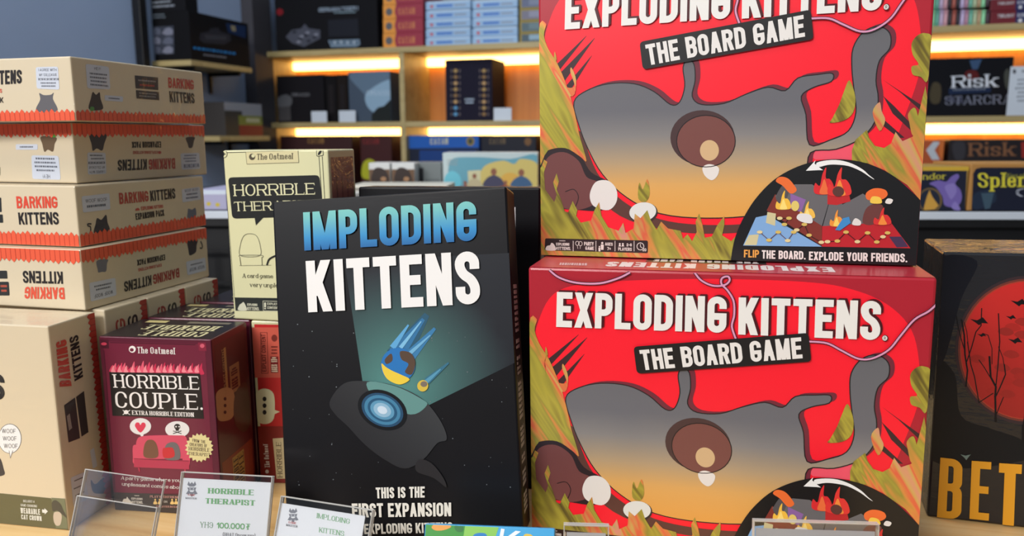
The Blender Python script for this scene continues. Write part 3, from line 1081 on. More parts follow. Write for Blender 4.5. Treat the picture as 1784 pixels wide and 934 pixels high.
# ================================================================== black display counter in the middle of the shop
GY = -3.0
GZ = ZC - .13
GO = Matrix.Translation((-.85, 1.44, 0)) @ Matrix.Rotation(R(GY), 4, 'Z')
GOi = GO.inverted()
GW, GD = 2.3, .75
t = thing('display_counter', 'black display counter with a white price rail before the lit shelving', 'display counter', GO)
link('counter_top', box_mesh('counter_top', 0, GW, 0, GD, GZ - .03, GZ, M['blackboard'], .003), t)
link('front_panel', box_mesh('front_panel', .01, GW - .01, .012, .03, .06, GZ - .03, M['blackboard'], .001), t)
link('side_panel', box_mesh('side_panel', .01, .03, .03, GD - .01, .06, GZ - .03, M['blackboard'], .001), t)
link('side_panel', box_mesh('side_panel', GW - .03, GW - .01, .03, GD - .01, .06, GZ - .03, M['blackboard'], .001), t)
link('plinth', box_mesh('plinth', .04, GW - .04, .05, GD - .03, 0, .06, M['black'], .001), t)
link('price_rail', box_mesh('price_rail', 0, GW, -.004, 0, GZ - .014, GZ - .0005, M['rail'], .001), t)
bars = [(x, x + .004, -.02, -.016, GZ - .32, GZ - .06) for x in [.03 + .045 * i for i in range(12)]]
bars += [(.02, .55, -.021, -.015, zz, zz + .005) for zz in (GZ - .07, GZ - .13, GZ - .19, GZ - .25, GZ - .31)]
bars += [(.05, .06, -.018, .013, GZ - .08, GZ - .07), (.5, .51, -.018, .013, GZ - .08, GZ - .07)]
link('wire_grid', multi_mesh('wire_grid', bars, M['black']), t)


def counter_item(name, label, cat, x0, x1, yt, off, depth, col, group=None, mat='card', z0=None, bev=.002, part='box_body'):
    a, c, e = frame_at(GOi, x0, yt, off), frame_at(GOi, x1, yt, off), frame_at(GOi, (x0 + x1) / 2, yt, off)
    z = GZ if z0 is None else z0
    mw = GO @ Matrix.Translation(((a.x + c.x) / 2, off, z))
    W, H = c.x - a.x, e.z - z
    return game_box(name, label, mw, W, depth, H, col, mat, group, cat, bev, part), mw, W, H


b, mw, W, H = counter_item('board_game', 'gold edged game box with a purple statue, on the black counter', 'board game', 1596, 1689, 290, .01, .14, (170, 136, 70))
p = Panel(mw, W, .14, H, 'front')
p.px(e4(40, 300, 420, 300, 405, 610, 40, 610), (30, 34, 52))
p.px(e4(20, 262, 440, 262, 440, 300, 20, 300), (206, 170, 60))
p.up()
p.px(smooth(e4(130, 400, 200, 375, 260, 385, 300, 345, 345, 325, 360, 350, 330, 400, 370, 450, 380, 520, 340, 580, 250, 570, 230, 500, 180, 430)), (116, 100, 172))
p.text('Splendor', *e4(-100, 322, 262, 318, 262, 366, -100, 372), (196, 186, 66), 'serif_bold')
p.up()
p.px(oval(*e4(135, 530), 21, 22), (112, 92, 60))
p.px(smooth(e4(250, 420, 320, 400, 340, 460, 300, 520, 270, 480)), (136, 122, 190))
p.px(smooth(e4(300, 580, 330, 540, 370, 600, 330, 606)), (136, 122, 190))
p.up()
p.px(oval(*e4(132, 530), 18, 19), (36, 42, 58))
p.up()
p.px(e4(85, 590, 110, 500, 130, 450, 150, 500, 200, 570, 170, 600, 90, 606), (204, 156, 70))
p.build('front_print', b)
b, mw, W, H = counter_item('board_game', 'dark navy game box with copper border and yellow title, on the black counter', 'board game', 1692, 1860, 285, .01, .14, (176, 128, 70))
p = Panel(mw, W, .14, H, 'front')
p.px(e4(455, 610, 470, 320, 490, 285, 530, 275, 1300, 275, 1300, 610), (26, 30, 48))
p.up()
p.px(smooth(e4(475, 480, 620, 450, 640, 540, 480, 600)), (34, 46, 66))
p.up()
p.px(e4(530, 475, 630, 470, 600, 590, 560, 600), (62, 84, 100))
p.text('Splendor', *e4(498, 318, 1150, 312, 1150, 424, 498, 430), (212, 202, 62), 'serif_bold')
p.text('Cities of', *e4(692, 324, 880, 316, 880, 352, 692, 360), (150, 150, 70), 'serif')
for q in (0, 8, 16):
    p.line(smooth(e4(850 + q, 440, 810 + q, 450, 805 + q, 480, 840 + q, 500), False), .9, (170, 176, 190))
p.build('front_print', b)
b, mw, W, H = counter_item('board_game', 'pale box printed with a painted village scene, on the black counter', 'board game', 771, 937, 266, .52, .12, (206, 210, 206), None, 'card')
p = Panel(mw, W, .12, H, 'front')
p.px(d1(1105, 655, 1655, 650, 1655, 850, 1105, 850), (190, 204, 204))
p.up()
p.px(smooth(d1(1150, 700, 1300, 680, 1500, 690, 1655, 670, 1655, 850, 1200, 850)), (104, 160, 176))
p.up()
p.px(smooth(d1(1340, 740, 1450, 700, 1520, 720, 1560, 690, 1655, 720, 1655, 850, 1340, 850)), (206, 186, 110))
p.up()
p.px(d1(1250, 760, 1325, 755, 1325, 850, 1255, 850), (206, 200, 160))
p.px(smooth(d1(1120, 790, 1160, 760, 1205, 790, 1205, 850, 1120, 850)), (110, 190, 206))
p.px(smooth(d1(1450, 790, 1500, 770, 1560, 800, 1560, 850, 1450, 850)), (216, 170, 80))
p.up()
for x, y, c1, sc in ((1402, 765, (72, 70, 92), 1.), (1562, 770, (66, 96, 130), 1.), (1236, 830, (150, 60, 50), .6), (1470, 828, (160, 90, 60), .6), (1290, 790, (190, 176, 140), .7)):
    p.px(oval(*d1(x, y), 5.2 * sc, 6.2 * sc), (142, 92, 72))
    p.px(smooth(d1(x - 58 * sc, 850, x - 48 * sc, y + 45 * sc, x - 14 * sc, y + 22 * sc, x + 14 * sc, y + 22 * sc, x + 48 * sc, y + 45 * sc, x + 58 * sc, 850)), c1)
p.scribble(*d1(1125, 690, 1200, 690, 1200, 730, 1125, 730), 3, (150, 160, 160), 7)
p.build('front_print', b)
for i, (xa, xb, lab) in enumerate(((642, 679, 'small brown card box with white wrapped lid, farther from the village box'), (682, 722, 'small brown card box with white wrapped lid, nearer the village box'))):
    b, mw, W, H = counter_item('card_box', lab, 'card game', xa, xb, 284, .50, .09, (206, 206, 204), 'brown card boxes on the counter')
    p = Panel(mw, W, .09, H, 'front')
    p.rect(0, W, 0, H * .78, (104, 78, 58))
    p.up()
    p.px(smooth([(xa + 6, 318), (xa + 9, 296), (xa + 20, 292), (xa + 32, 300), (xa + 34, 318)]), (52, 40, 36))
    p.px(oval(xa + 26, 312, 5, 4), (160, 120, 86))
    p.build('front_print', b)
b, mw, W, H = counter_item('card_box', 'grey card box with pale stripes beside the village box', 'card game', 724, 769, 283, .56, .09, (118, 124, 124))
p = Panel(mw, W, .09, H, 'front')
p.rect(0, W * .3, 0, H * .8, (44, 44, 48))
for i in range(5):
    p.rect(W * (.4 + .11 * i), W * (.44 + .11 * i), 0, H * .4, (58, 62, 66))
p.build('front_print', b)
zst = GZ
for i in range(2):
    a, c = frame_at(GOi, 600, 330, .36), frame_at(GOi, 786, 330, .36)
    mw = GO @ Matrix.Translation(((a.x + c.x) / 2 + .004 * i, .34, zst))
    b = game_box('flat_box', ['thin white flat box lying on the black counter', 'thin cream flat box lying on top of the white one'][i], mw, c.x - a.x - .02 * i, .14, .012, [(206, 206, 202), (222, 216, 200)][i], 'card', 'flat boxes lying on the counter', bev=.002)
    p = Panel(mw, c.x - a.x - .02 * i, .14, .012, 'front')
    p.rect(.01, c.x - a.x - .03, .003, .006, (90, 84, 80))
    p.build('front_print', b)
    zst += .012
b, mw, W, H = counter_item('board_game', 'lilac boxed game with yellow dots beside the cream tower of boxes', 'board game', 335, 394, 331, .01, .16, (170, 168, 196))
p = Panel(mw, W, .16, H, 'front')
p.rect(0, W, H * .78, H, (206, 216, 230))
p.up()
e8 = K(340, 180, 3.893)
for x, y in ((92, 682), (152, 688)):
    p.px(oval(*e8(x, y), 4, 3.6), (196, 176, 70))
p.build('front_print', b)

# ================================================================== wooden display table
TZ = ZC - .30
TB = Matrix.Translation((-.05, .38, 0)) @ Matrix.Rotation(R(-15), 4, 'Z')
t = thing('display_table', 'light pine display table under the stacked games', 'table', TB)
link('tabletop', box_mesh('tabletop', -.62, .85, -.16, .62, TZ - .03, TZ, M['pine'], .003), t)
for x in (-.57, .75):
    for y in (-.11, .52):
        link('leg', box_mesh('leg', x, x + .05, y, y + .05, 0, TZ - .1, M['pine'], .002), t)
link('apron', multi_mesh('apron', [(-.55, .78, -.10, -.08, TZ - .1, TZ - .03), (-.55, .78, .55, .57, TZ - .1, TZ - .03), (-.57, -.55, -.10, .57, TZ - .1, TZ - .03), (.78, .80, -.10, .57, TZ - .1, TZ - .03)], M['pine'], .002), t)

# ------------------------------------------------------------------ cream card-game boxes: a lying stack on a standing row
BH, BT, BW = .163, .0498, .15
CREAM = (212, 197, 168)
k1, k2, k3 = K(0, 80, 3.737), K(0, 310, 3.737), K(0, 530, 2.3136)
DARK, RED, BUB = (40, 36, 36), (206, 76, 56), (200, 206, 218)


def anchored(x, y, z, yaw, W):
    return pose(x - W / 2 * math.cos(R(yaw)), y - W / 2 * math.sin(R(yaw)), z, yaw)


def bump(p, k, pts, c):
    p.px(smooth(k(*pts)), c)


LY = {n: anchored(x, y, z, yw, BW) for n, x, y, z, yw in ((1, -.3404, .6299, .0130, -14.7), (2, -.3590, .6570, -.0370, -17.4), (3, -.3487, .6341, -.0870, -14.9), (4, -.3430, .6229, -.1370, -14.3))}
LAB = {1: 'cream game box topmost of the lying stack, red fence along its lower edge',
       2: 'cream game box lying upside down, second from the top of the stack',
       3: 'cream game box third from the top of the lying stack, red and black title upright',
       4: 'cream game box lying upside down at the bottom of the lying stack'}
for n in (4, 3, 2, 1):
    mw = LY[n]
    b = game_box('card_game_box', LAB[n], mw, BW, BH, BT - .0004, CREAM, 'wrap', 'cream card game boxes')
    pf = Panel(mw, BW, BH, BT - .0004, 'front', 'card')
    pr = Panel(mw, BW, BH, BT - .0004, 'right', 'wrap')
    up = n in (1, 3)
    if n == 1:
        bump(pf, k1, (238, 425, 262, 350, 256, 308, 285, 320, 330, 318, 350, 306, 345, 345, 372, 425), (98, 96, 100))
        bump(pr, k1, (580, 412, 592, 340, 604, 300, 625, 318, 648, 302, 655, 345, 668, 412), (60, 54, 52))
        pf.up(), pr.up()
        pf.px(rrect(*k1(233, 138, 378, 135, 388, 285, 240, 278), .1), BUB)
        pr.px(rrect(*k1(556, 116, 708, 136, 718, 284, 568, 276), .1), BUB)
        pr.px(rrect(*k1(680, 320, 800, 330, 800, 364, 682, 356), .2), BUB)
        pr.px(k1(876, 192, 1028, 206, 1030, 288, 882, 276), (62, 58, 58))
        pr.px(k1(884, 288, 1034, 300, 1036, 354, 888, 342), (62, 58, 58))
        pf.up(), pr.up()
        pf.text('I AGREE WITH', *k1(252, 148, 370, 147, 370, 164, 252, 165), (60, 64, 76), 'hand')
        pf.text('MY COLLEAGUE', *k1(256, 180, 370, 179, 372, 196, 258, 197), (60, 64, 76), 'hand')
        pf.text('WOWWOWOWOWOW', *k1(250, 209, 384, 209, 384, 224, 250, 225), (60, 64, 76), 'hand')
        pf.scribble(*k1(255, 232, 380, 232, 380, 272, 258, 272), 2, (110, 114, 124), 3)
        pf.text('TENS', *k1(-4, 160, 142, 155, 143, 244, -2, 252), DARK, 'bebas')
        pf.text('K', *k1(0, 335, 22, 334, 24, 370, 2, 371), DARK, 'bebas')
        pf.text('S', *k1(0, 280, 14, 280, 14, 305, 0, 305), RED, 'bebas')
        pr.text('HEY!', *k1(612, 136, 652, 141, 653, 160, 613, 155), (60, 64, 76), 'hand')
        pr.scribble(*k1(566, 165, 712, 180, 714, 275, 572, 262), 4, (100, 104, 114), 9)
        pr.scribble(*k1(688, 330, 796, 338, 796, 356, 690, 348), 1, (100, 104, 114), 2)
        pr.text('BARKING', *k1(1093, 205, 1258, 222, 1262, 285, 1096, 272), (190, 66, 58), 'bebas')
        pr.text('KITTENS', *k1(1100, 294, 1262, 308, 1268, 376, 1106, 366), DARK, 'bebas')
        pr.scribble(*k1(886, 212, 1024, 224, 1024, 244, 888, 234), 1, (160, 150, 146), 4)
        pr.scribble(*k1(888, 240, 1024, 250, 1024, 276, 890, 266), 1, (170, 66, 60), 6)
        pr.scribble(*k1(892, 296, 1028, 308, 1030, 344, 894, 334), 2, (150, 146, 142), 7)
        pr.px(oval(*k1(598, 410), 4, 4), (84, 140, 70))
    if n == 2:
        bump(pf, k1, (268, 590, 276, 640, 290, 690, 312, 676, 345, 688, 356, 640, 366, 596), (104, 84, 62))
        bump(pr, k1, (584, 570, 596, 640, 604, 684, 630, 668, 664, 682, 678, 640, 690, 570), (66, 62, 64))
        bump(pr, k1, (1210, 598, 1222, 640, 1230, 664, 1252, 660, 1262, 620, 1266, 594), (66, 62, 64))
        pf.up(), pr.up()
        pf.px(rrect(*k1(205, 712, 382, 716, 396, 872, 212, 866), .1), BUB)
        pf.px(rrect(*k1(104, 640, 246, 640, 246, 676, 104, 676), .2), BUB)
        pr.px(rrect(*k1(568, 694, 686, 696, 692, 832, 572, 838), .1), BUB)
        pr.px(rrect(*k1(1174, 700, 1296, 696, 1304, 800, 1182, 806), .1), BUB)
        pf.px(oval(*k1(350, 576), 5.5, 5.5), (92, 168, 70))
        pf.up(), pr.up()
        pf.text('HEY!', *k1(328, 862, 282, 860, 280, 836, 326, 838), (60, 64, 76), 'hand')
        pf.scribble(*k1(212, 720, 380, 724, 386, 826, 218, 822), 4, (100, 104, 114), 5)
        pf.scribble(*k1(110, 648, 240, 648, 240, 668, 110, 668), 1, (100, 104, 114), 2)
        pr.text('I AGREE WITH', *k1(680, 826, 582, 830, 582, 814, 680, 810), (60, 64, 76), 'hand')
        pr.text('MY COLLEAGUE', *k1(680, 798, 578, 800, 578, 784, 680, 782), (60, 64, 76), 'hand')
        pr.text('WOWWOWOWOWOW', *k1(682, 768, 574, 770, 574, 754, 682, 752), (60, 64, 76), 'hand')
        pr.scribble(*k1(574, 702, 684, 704, 684, 744, 576, 746), 2, (110, 114, 124), 8)
        pr.text('WOWOWOW', *k1(1296, 790, 1196, 796, 1194, 770, 1294, 764), (84, 92, 120), 'hand')
        pr.scribble(*k1(1186, 706, 1290, 702, 1292, 758, 1188, 762), 3, (120, 126, 150), 10)
        pr.text('BARKING', *k1(1141, 800, 969, 806, 966, 738, 1138, 730), (170, 74, 66), 'bebas')
        pr.text('KITTENS', *k1(955, 806, 766, 814, 766, 742, 955, 736), DARK, 'bebas')
        pr.text('EXPANSION PACK', *k1(1048, 662, 858, 664, 856, 624, 1046, 622), DARK, 'bebas')
        pr.text('EXPLODING KITTENS', *k1(1024, 702, 864, 704, 864, 684, 1024, 684), (180, 84, 74), 'bebas')
        pr.px(oval(*k1(1038, 694), 3, 2.6), (180, 84, 74))
        pf.text('K', *k1(2, 842, -10, 842, -10, 790, 2, 790), DARK, 'bebas')
    if n == 3:
        bump(pr, k2, (614, 362, 622, 300, 632, 262, 660, 272, 690, 240, 700, 290, 710, 345), (56, 56, 64))
        bump(pr, k2, (1222, 262, 1222, 220, 1226, 200, 1250, 206, 1272, 196, 1274, 250), (104, 112, 128))
        pf.up(), pr.up()
        pf.px(rrect(*k2(-40, 128, 8, 128, 12, 222, -36, 222), .1), (44, 46, 46))
        pf.px(rrect(*k2(-40, 238, 18, 238, 22, 292, -36, 292), .1), (44, 46, 46))
        pr.px(rrect(*k2(530, 120, 712, 100, 718, 204, 540, 226), .1), BUB)
        pr.px(rrect(*k2(1182, 74, 1300, 58, 1308, 140, 1188, 160), .1), BUB)
        pf.up(), pr.up()
        pf.text('BARKING', *k2(105, 120, 372, 120, 376, 196, 112, 198), (214, 74, 54), 'bebas')
        pf.text('KITTENS', *k2(118, 225, 380, 222, 386, 304, 126, 304), DARK, 'bebas')
        pr.text('WOOF WOOF', *k2(554, 140, 696, 128, 698, 150, 556, 162), (60, 64, 76), 'hand')
        pr.scribble(*k2(550, 172, 704, 158, 706, 190, 554, 206), 1, (90, 96, 110), 3)
        pr.text('WOOF WOOF', *k2(1200, 76, 1290, 66, 1292, 82, 1202, 94), (90, 98, 124), 'hand')
        pr.scribble(*k2(1200, 98, 1296, 88, 1300, 134, 1204, 146), 2, (110, 116, 134), 5)
        pr.text('BARKING', *k2(772, 98, 962, 84, 968, 152, 778, 172), (176, 70, 60), 'bebas')
        pr.text('KITTENS', *k2(974, 84, 1138, 66, 1142, 134, 980, 152), DARK, 'bebas')
        pr.text('EXPLODING KITTENS', *k2(916, 188, 1060, 174, 1062, 194, 918, 212), (190, 74, 62), 'bebas')
        pr.px(smooth(k2(880, 212, 888, 198, 900, 196, 908, 210)), (190, 74, 62))
        pr.text('EXPANSION PACK', *k2(880, 232, 1066, 206, 1070, 246, 884, 274), DARK, 'bebas')
        pr.line(smooth(k2(590, 362, 588, 320, 572, 312, 572, 300, 594, 300), False), 2.2, (56, 56, 64))
    if n == 4:
        bump(pr, k2, (630, 540, 636, 600, 640, 616, 662, 612, 690, 608, 696, 560, 700, 530), (112, 114, 124))
        bump(pr, k2, (1222, 410, 1226, 470, 1234, 504, 1256, 498, 1276, 480, 1280, 440, 1284, 400), (52, 52, 60))
        pf.up(), pr.up()
        pf.px(rrect(*k2(-40, 604, 46, 604, 50, 656, -36, 656), .1), (44, 46, 46))
        pf.px(rrect(*k2(-40, 676, 58, 676, 64, 766, -36, 766), .1), (44, 46, 46))
        pr.px(rrect(*k2(580, 684, 750, 650, 758, 764, 590, 806), .1), BUB)
        pr.px(rrect(*k2(1210, 546, 1336, 518, 1342, 602, 1220, 634), .1), BUB)
        pf.up(), pr.up()
        pf.text('BARKING', *k2(424, 790, 160, 786, 164, 708, 418, 714), (214, 84, 62), 'bebas')
        pf.text('KITTENS', *k2(412, 690, 152, 684, 148, 604, 408, 610), DARK, 'bebas')
        pr.text('WOOF WOOF', *k2(734, 752, 614, 784, 612, 760, 732, 730), (60, 64, 76), 'hand')
        pr.scribble(*k2(600, 700, 736, 672, 738, 716, 604, 746), 2, (96, 102, 114), 4)
        pr.text('WOOF WOOF', *k2(1330, 586, 1232, 612, 1230, 590, 1328, 566), (80, 86, 104), 'hand')
        pr.scribble(*k2(1226, 562, 1330, 538, 1332, 554, 1228, 580), 1, (110, 116, 130), 5)
        pr.text('BARKING', *k2(1168, 646, 998, 694, 994, 630, 1164, 586), (160, 62, 54), 'bebas')
        pr.text('KITTENS', *k2(986, 698, 808, 744, 806, 676, 984, 632), DARK, 'bebas')
        pr.text('EXPANSION PACK', *k2(1074, 534, 892, 572, 890, 534, 1072, 498), DARK, 'bebas')
        pr.text('EXPLODING KITTENS', *k2(1052, 576, 900, 610, 898, 590, 1050, 558), (190, 84, 70), 'bebas')
        pr.line(smooth(k2(1305, 412, 1316, 440, 1312, 458, 1300, 456), False), 2, (56, 56, 64))
        pf.scribble(*k2(0, 690, 50, 690, 54, 750, 4, 750), 2, (190, 90, 70), 4)
    pf.up(), pr.up()
    for p, hh in ((pf, .0092 if n == 1 else .0115), (pr, .0092 if n == 1 else .0115)):
        p.fence('bottom' if up else 'top', .0049, hh, 0)
    pf.build('front_print', b)
    pr.build('side_print', b)

# the standing row
SW = .15
mw = anchored(-.3439, .5719, -.30, -10.7, SW)
b = game_box('card_game_box', 'cream game box standing under the stack, speech bubble and olive band on its face', mw, SW, BT, BH - .0004, CREAM, 'wrap', 'cream card game boxes')
p = Panel(mw, SW, BT, BH - .0004, 'front', 'wrap')
p.px(k3(-300, 740, 0, 762, 205, 782, 275, 905, 275, 960, -300, 960), (94, 92, 62))
p.px(smooth(k3(-60, 690, -30, 600, 0, 620, 14, 660, 14, 690)), (52, 50, 54))
p.px(oval(*k3(40, 542), 20.5, 26), (110, 110, 112))
p.up()
p.px(oval(*k3(40, 542), 19.5, 25), (232, 232, 232))
p.px(k3(36, 590, 54, 590, 42, 622), (110, 110, 112))
p.px(k3(207, 780, 262, 784, 278, 905, 226, 902), (112, 116, 88))
p.up()
p.px(k3(38, 585, 52, 588, 43, 616), (232, 232, 232))
for i, tx in enumerate(('WOOF', 'WOOF', 'WOOF')):
    x, y = 8 + 4 * i, 502 + 30 * i
    p.text(tx, *k3(x, y, x + 56, y + 1, x + 57, y + 18, x + 1, y + 17), (60, 60, 64), 'hand')
p.text('INCLUDES A', *k3(94, 788, 140, 791, 140, 800, 95, 798), (206, 206, 196), 'bebas_thin')
p.text('GAME-CHANGING', *k3(84, 804, 150, 809, 150, 819, 85, 814), (206, 206, 196), 'bebas_thin')
p.text('WEARABLE', *k3(83, 820, 162, 826, 163, 849, 84, 842), (214, 214, 204), 'bebas')
p.text('CAT CROWN', *k3(86, 847, 168, 854, 169, 874, 87, 866), (214, 214, 204), 'bebas')
p.px(k3(170, 827, 180, 828, 180, 822, 194, 835, 181, 847, 181, 841, 171, 840), (222, 222, 214))
p.text('S', *k3(-45, 276, 19, 282, 19, 386, -45, 384), (36, 34, 34), 'bebas')
p.px(smooth(k3(216, 850, 222, 838, 242, 838, 250, 856, 244, 888, 228, 892, 218, 876)), (196, 180, 160))
p.px(smooth(k3(210, 800, 225, 790, 245, 806, 256, 830, 270, 860, 250, 846, 232, 832, 214, 834)), (70, 68, 58))
p.build('front_print', b)
p = Panel(mw, SW, BT, BH - .0004, 'right', 'wrap')
bump(p, k3, (366, 708, 384, 726, 418, 700, 430, 735, 428, 760, 392, 764, 372, 752), (72, 66, 64))
p.up()
p.px(k3(258, 408, 302, 376, 322, 540, 276, 558), (58, 54, 52))
p.px(k3(306, 374, 338, 350, 356, 516, 328, 534), (58, 54, 52))
p.px(rrect(*k3(362, 590, 378, 578, 392, 652, 374, 664), .2), BUB)
p.px(rrect(*k3(284, 700, 340, 676, 356, 782, 296, 818), .1), BUB)
p.up()
p.text('BARKING', *k3(240, 333, 224, 155, 266, 140, 288, 330), (196, 74, 60), 'bebas')
p.text('KITTENS', *k3(300, 312, 278, 135, 314, 122, 334, 292), DARK, 'bebas')
p.scribble(*k3(262, 420, 276, 406, 298, 536, 282, 550), 1, (180, 170, 160), 3)
for j in range(3):
    p.scribble(*k3(290 + 2 * j, 712 + 30 * j, 340 + 4 * j, 690 + 28 * j, 342 + 4 * j, 700 + 28 * j, 292 + 2 * j, 722 + 30 * j), 1, (80, 78, 80), j)
p.fence('right', .0049, .0088, 0, (190, 58, 46), (140, 40, 34))
p.build('side_print', b)
dx, dy = math.sin(R(14.5)), math.cos(R(14.5))
cx0, cy0 = -.3439 + BT * math.sin(R(10.7)) + .0045, .5719 + BT * math.cos(R(10.7)) + .006
for i in range(3):
    x, y = cx0 + dx * (BT + .0012) * i, cy0 + dy * (BT + .0012) * i
    mw = anchored(x, y, -.30, -14.5, SW)
    b = game_box('card_game_box', 'cream game box standing under the lying stack, ' + ('second in its row from the table edge', 'third in its row from the table edge', 'last in its row, nearest the wire grid')[i], mw, SW, BT, BH - .0004, CREAM, 'wrap', 'cream card game boxes')
    p = Panel(mw, SW, BT, BH - .0004, 'right', 'wrap')
    h = BH
    p.text_uv('BARKING', Vector((BT * .22, h * .42)), Vector((BT * .22, h * .93)), Vector((BT * .44, h * .93)), Vector((BT * .44, h * .42)), (170, 66, 56), 'bebas')
    p.text_uv('KITTENS', Vector((BT * .5, h * .42)), Vector((BT * .5, h * .93)), Vector((BT * .74, h * .93)), Vector((BT * .74, h * .42)), DARK, 'bebas')
    p.fence('right', .0049, .0092, 0, (176, 52, 44), (130, 38, 34))
    p.build('side_print', b)

# ------------------------------------------------------------------ maroon couple-game boxes
k4 = K(160, 480, 2.056)
CW, CD, CH = .0938, .0596, .1462
CM = pose(-.2788, .6002, -.30, -7.3, .2, 0)
b = game_box('card_game_box', 'maroon card game box with a pink sofa on its face', CM, CW, CD, CH, (92, 26, 48), 'gloss', 'maroon card game boxes')
p = Panel(CM, CW, CD, CH, 'front', 'gloss')
p.rect(0, CW, 0, CH, (88, 24, 46))
p.up()
p.px(k4(40, 236, 405, 246, 440, 780, 85, 780), (108, 30, 54))
p.px(k4(66, 776, 445, 790, 460, 880, 80, 850), (54, 46, 44))
p.px(k4(30, 228, 60, 230, 62, 262, 34, 260), (70, 18, 36))
p.px(k4(380, 240, 408, 241, 411, 270, 384, 269), (130, 34, 58))
p.up()
p.line(k4(66, 240, 372, 248), .8, (46, 14, 26))
p.line(k4(44, 268, 84, 770), .8, (58, 16, 32))
p.px(oval(*k4(44, 245), 5, 2.6), (190, 60, 84))
p.px(oval(*k4(396, 252), 4, 3.6), (206, 90, 110))
rg = random.Random(3)
for i in range(30):
    x = 64 + i * 11
    y = 344 + i * .3
    h = 18 + rg.random() * 24
    p.px(smooth(k4(x, y, x + 4, y - h * .6, x + 12, y - h, x + 13, y - h * .5, x + 20, y)), [(214, 64, 96), (226, 92, 116), (196, 46, 80)][i % 3])
p.up()
for i in range(14):
    x = 70 + i * 23
    p.px(smooth(k4(x, 346, x + 3, 332, x + 10, 322, x + 11, 336, x + 16, 346)), (238, 140, 150))
p.up()
p.px(k4(63, 346, 388, 351, 402, 513, 75, 502), (26, 22, 24))
WH = (236, 230, 226)
p.text('The Oatmeal', *k4(162, 255, 301, 259, 302, 282, 163, 278), WH, 'serif')
p.px(oval(*k4(146, 264), 6, 6), WH)
p.px(oval(*k4(175, 540), 18.6, 14.4), (226, 222, 220))
p.px(k4(168, 562, 190, 560, 182, 582), (226, 222, 220))
p.px(oval(*k4(307, 551), 21, 14.4), (226, 222, 220))
p.px(k4(296, 572, 320, 572, 302, 588), (226, 222, 220))
p.up()
p.px(oval(*k4(144, 266), 3.4, 3), (108, 30, 54))
p.px(oval(*k4(124, 489), 4, 3.6), WH)
p.line(k4(112, 482, 138, 498), 1.2, WH)
p.line(k4(112, 498, 138, 482), 1.2, WH)
p.text('HORRIBLE', *k4(75, 353, 384, 361, 388, 409, 80, 401), WH, 'serif')
p.text('COUPLE.', *k4(80, 415, 398, 425, 402, 481, 84, 473), WH, 'serif')
p.text('EXTRA HORRIBLE EDITION', *k4(144, 483, 370, 491, 371, 506, 145, 498), WH, 'serif_bold')
p.px(smooth(k4(175, 562, 156, 540, 160, 527, 170, 527, 175, 535, 181, 527, 191, 528, 193, 541)), (214, 56, 84))
p.px(oval(*k4(307, 541), 5.4, 5), (28, 26, 28))
p.px(k4(300, 546, 314, 546, 312, 556, 302, 556), (28, 26, 28))
p.line(k4(292, 556, 322, 566), 1.3, (28, 26, 28))
p.line(k4(292, 566, 322, 556), 1.3, (28, 26, 28))
# sofa
PK, PK2 = (206, 72, 98), (176, 48, 78)
p.px(smooth(k4(160, 640, 162, 590, 190, 574, 300, 572, 340, 580, 342, 640, 335, 655, 165, 655)), PK)
p.px(smooth(k4(148, 650, 148, 612, 160, 606, 170, 614, 172, 672, 150, 672)), PK)
p.px(smooth(k4(326, 655, 330, 622, 342, 612, 352, 622, 350, 680, 328, 680)), PK)
p.px(k4(152, 655, 350, 662, 350, 694, 152, 686), PK2)
p.px(k4(166, 688, 172, 688, 174, 702, 170, 702), PK2)
p.px(k4(332, 694, 338, 694, 336, 706, 332, 706), PK2)
p.up()
p.px(oval(*k4(314, 541), 1.4, 1.3), (226, 222, 220))
p.px(oval(*k4(303, 541), 1.4, 1.3), (226, 222, 220))
p.px(smooth(k4(190, 650, 188, 612, 200, 590, 222, 590, 236, 612, 236, 650)), (112, 74, 56))
p.px(smooth(k4(262, 655, 264, 612, 282, 597, 304, 600, 316, 622, 314, 658)), (104, 98, 100))
p.line(smooth(k4(152, 655, 240, 660, 350, 664), False), .8, (110, 26, 50))
p.up()
p.px(smooth(k4(255, 622, 268, 616, 292, 618, 296, 648, 260, 652)), (196, 40, 50))
# star burst
cx, cy = k4(386, 616)
p.px([(cx + (25 if i % 2 else 21) * math.cos(i * math.pi / 20), cy + (25.5 if i % 2 else 21.5) * math.sin(i * math.pi / 20)) for i in range(40)], (222, 208, 150))
p.up()
for i, (tx, a, c, y, h) in enumerate((('FROM THE', 362, 408, 584, 11), ('CREATORS OF', 352, 414, 598, 11), ('HORRIBLE', 348, 424, 612, 13), ('THERAPIST', 346, 426, 630, 12))):
    s_ = 'sans' if i < 2 else 'serif'
    p.text(tx, *k4(a, y, c, y + 6, c, y + 6 + h, a, y + h), (70, 50, 46), s_)
k6 = K(130, 800, 5.097)
p.text('A party game where you', *k6(416, 148, 965, 172, 962, 202, 414, 178), WH, 'serif')
p.text('unpleasant comics about', *k6(424, 202, 990, 236, 988, 266, 422, 232), WH, 'serif')
LG = (206, 200, 190)
p.px(smooth(k6(432, 388, 440, 352, 462, 348, 470, 332, 486, 352, 504, 372, 506, 392)), LG)
p.text('EXPLODING', *k6(508, 338, 608, 342, 608, 360, 508, 356), LG, 'bebas')
p.text('KITTENS.', *k6(510, 366, 612, 370, 612, 394, 510, 390), LG, 'bebas')
p.scribble(*k6(524, 314, 590, 316, 590, 330, 524, 328), 1, LG, 2)
p.text('PLAY WITH FRIENDS', *k6(672, 318, 960, 326, 960, 346, 672, 338), (200, 150, 140), 'serif_bold')
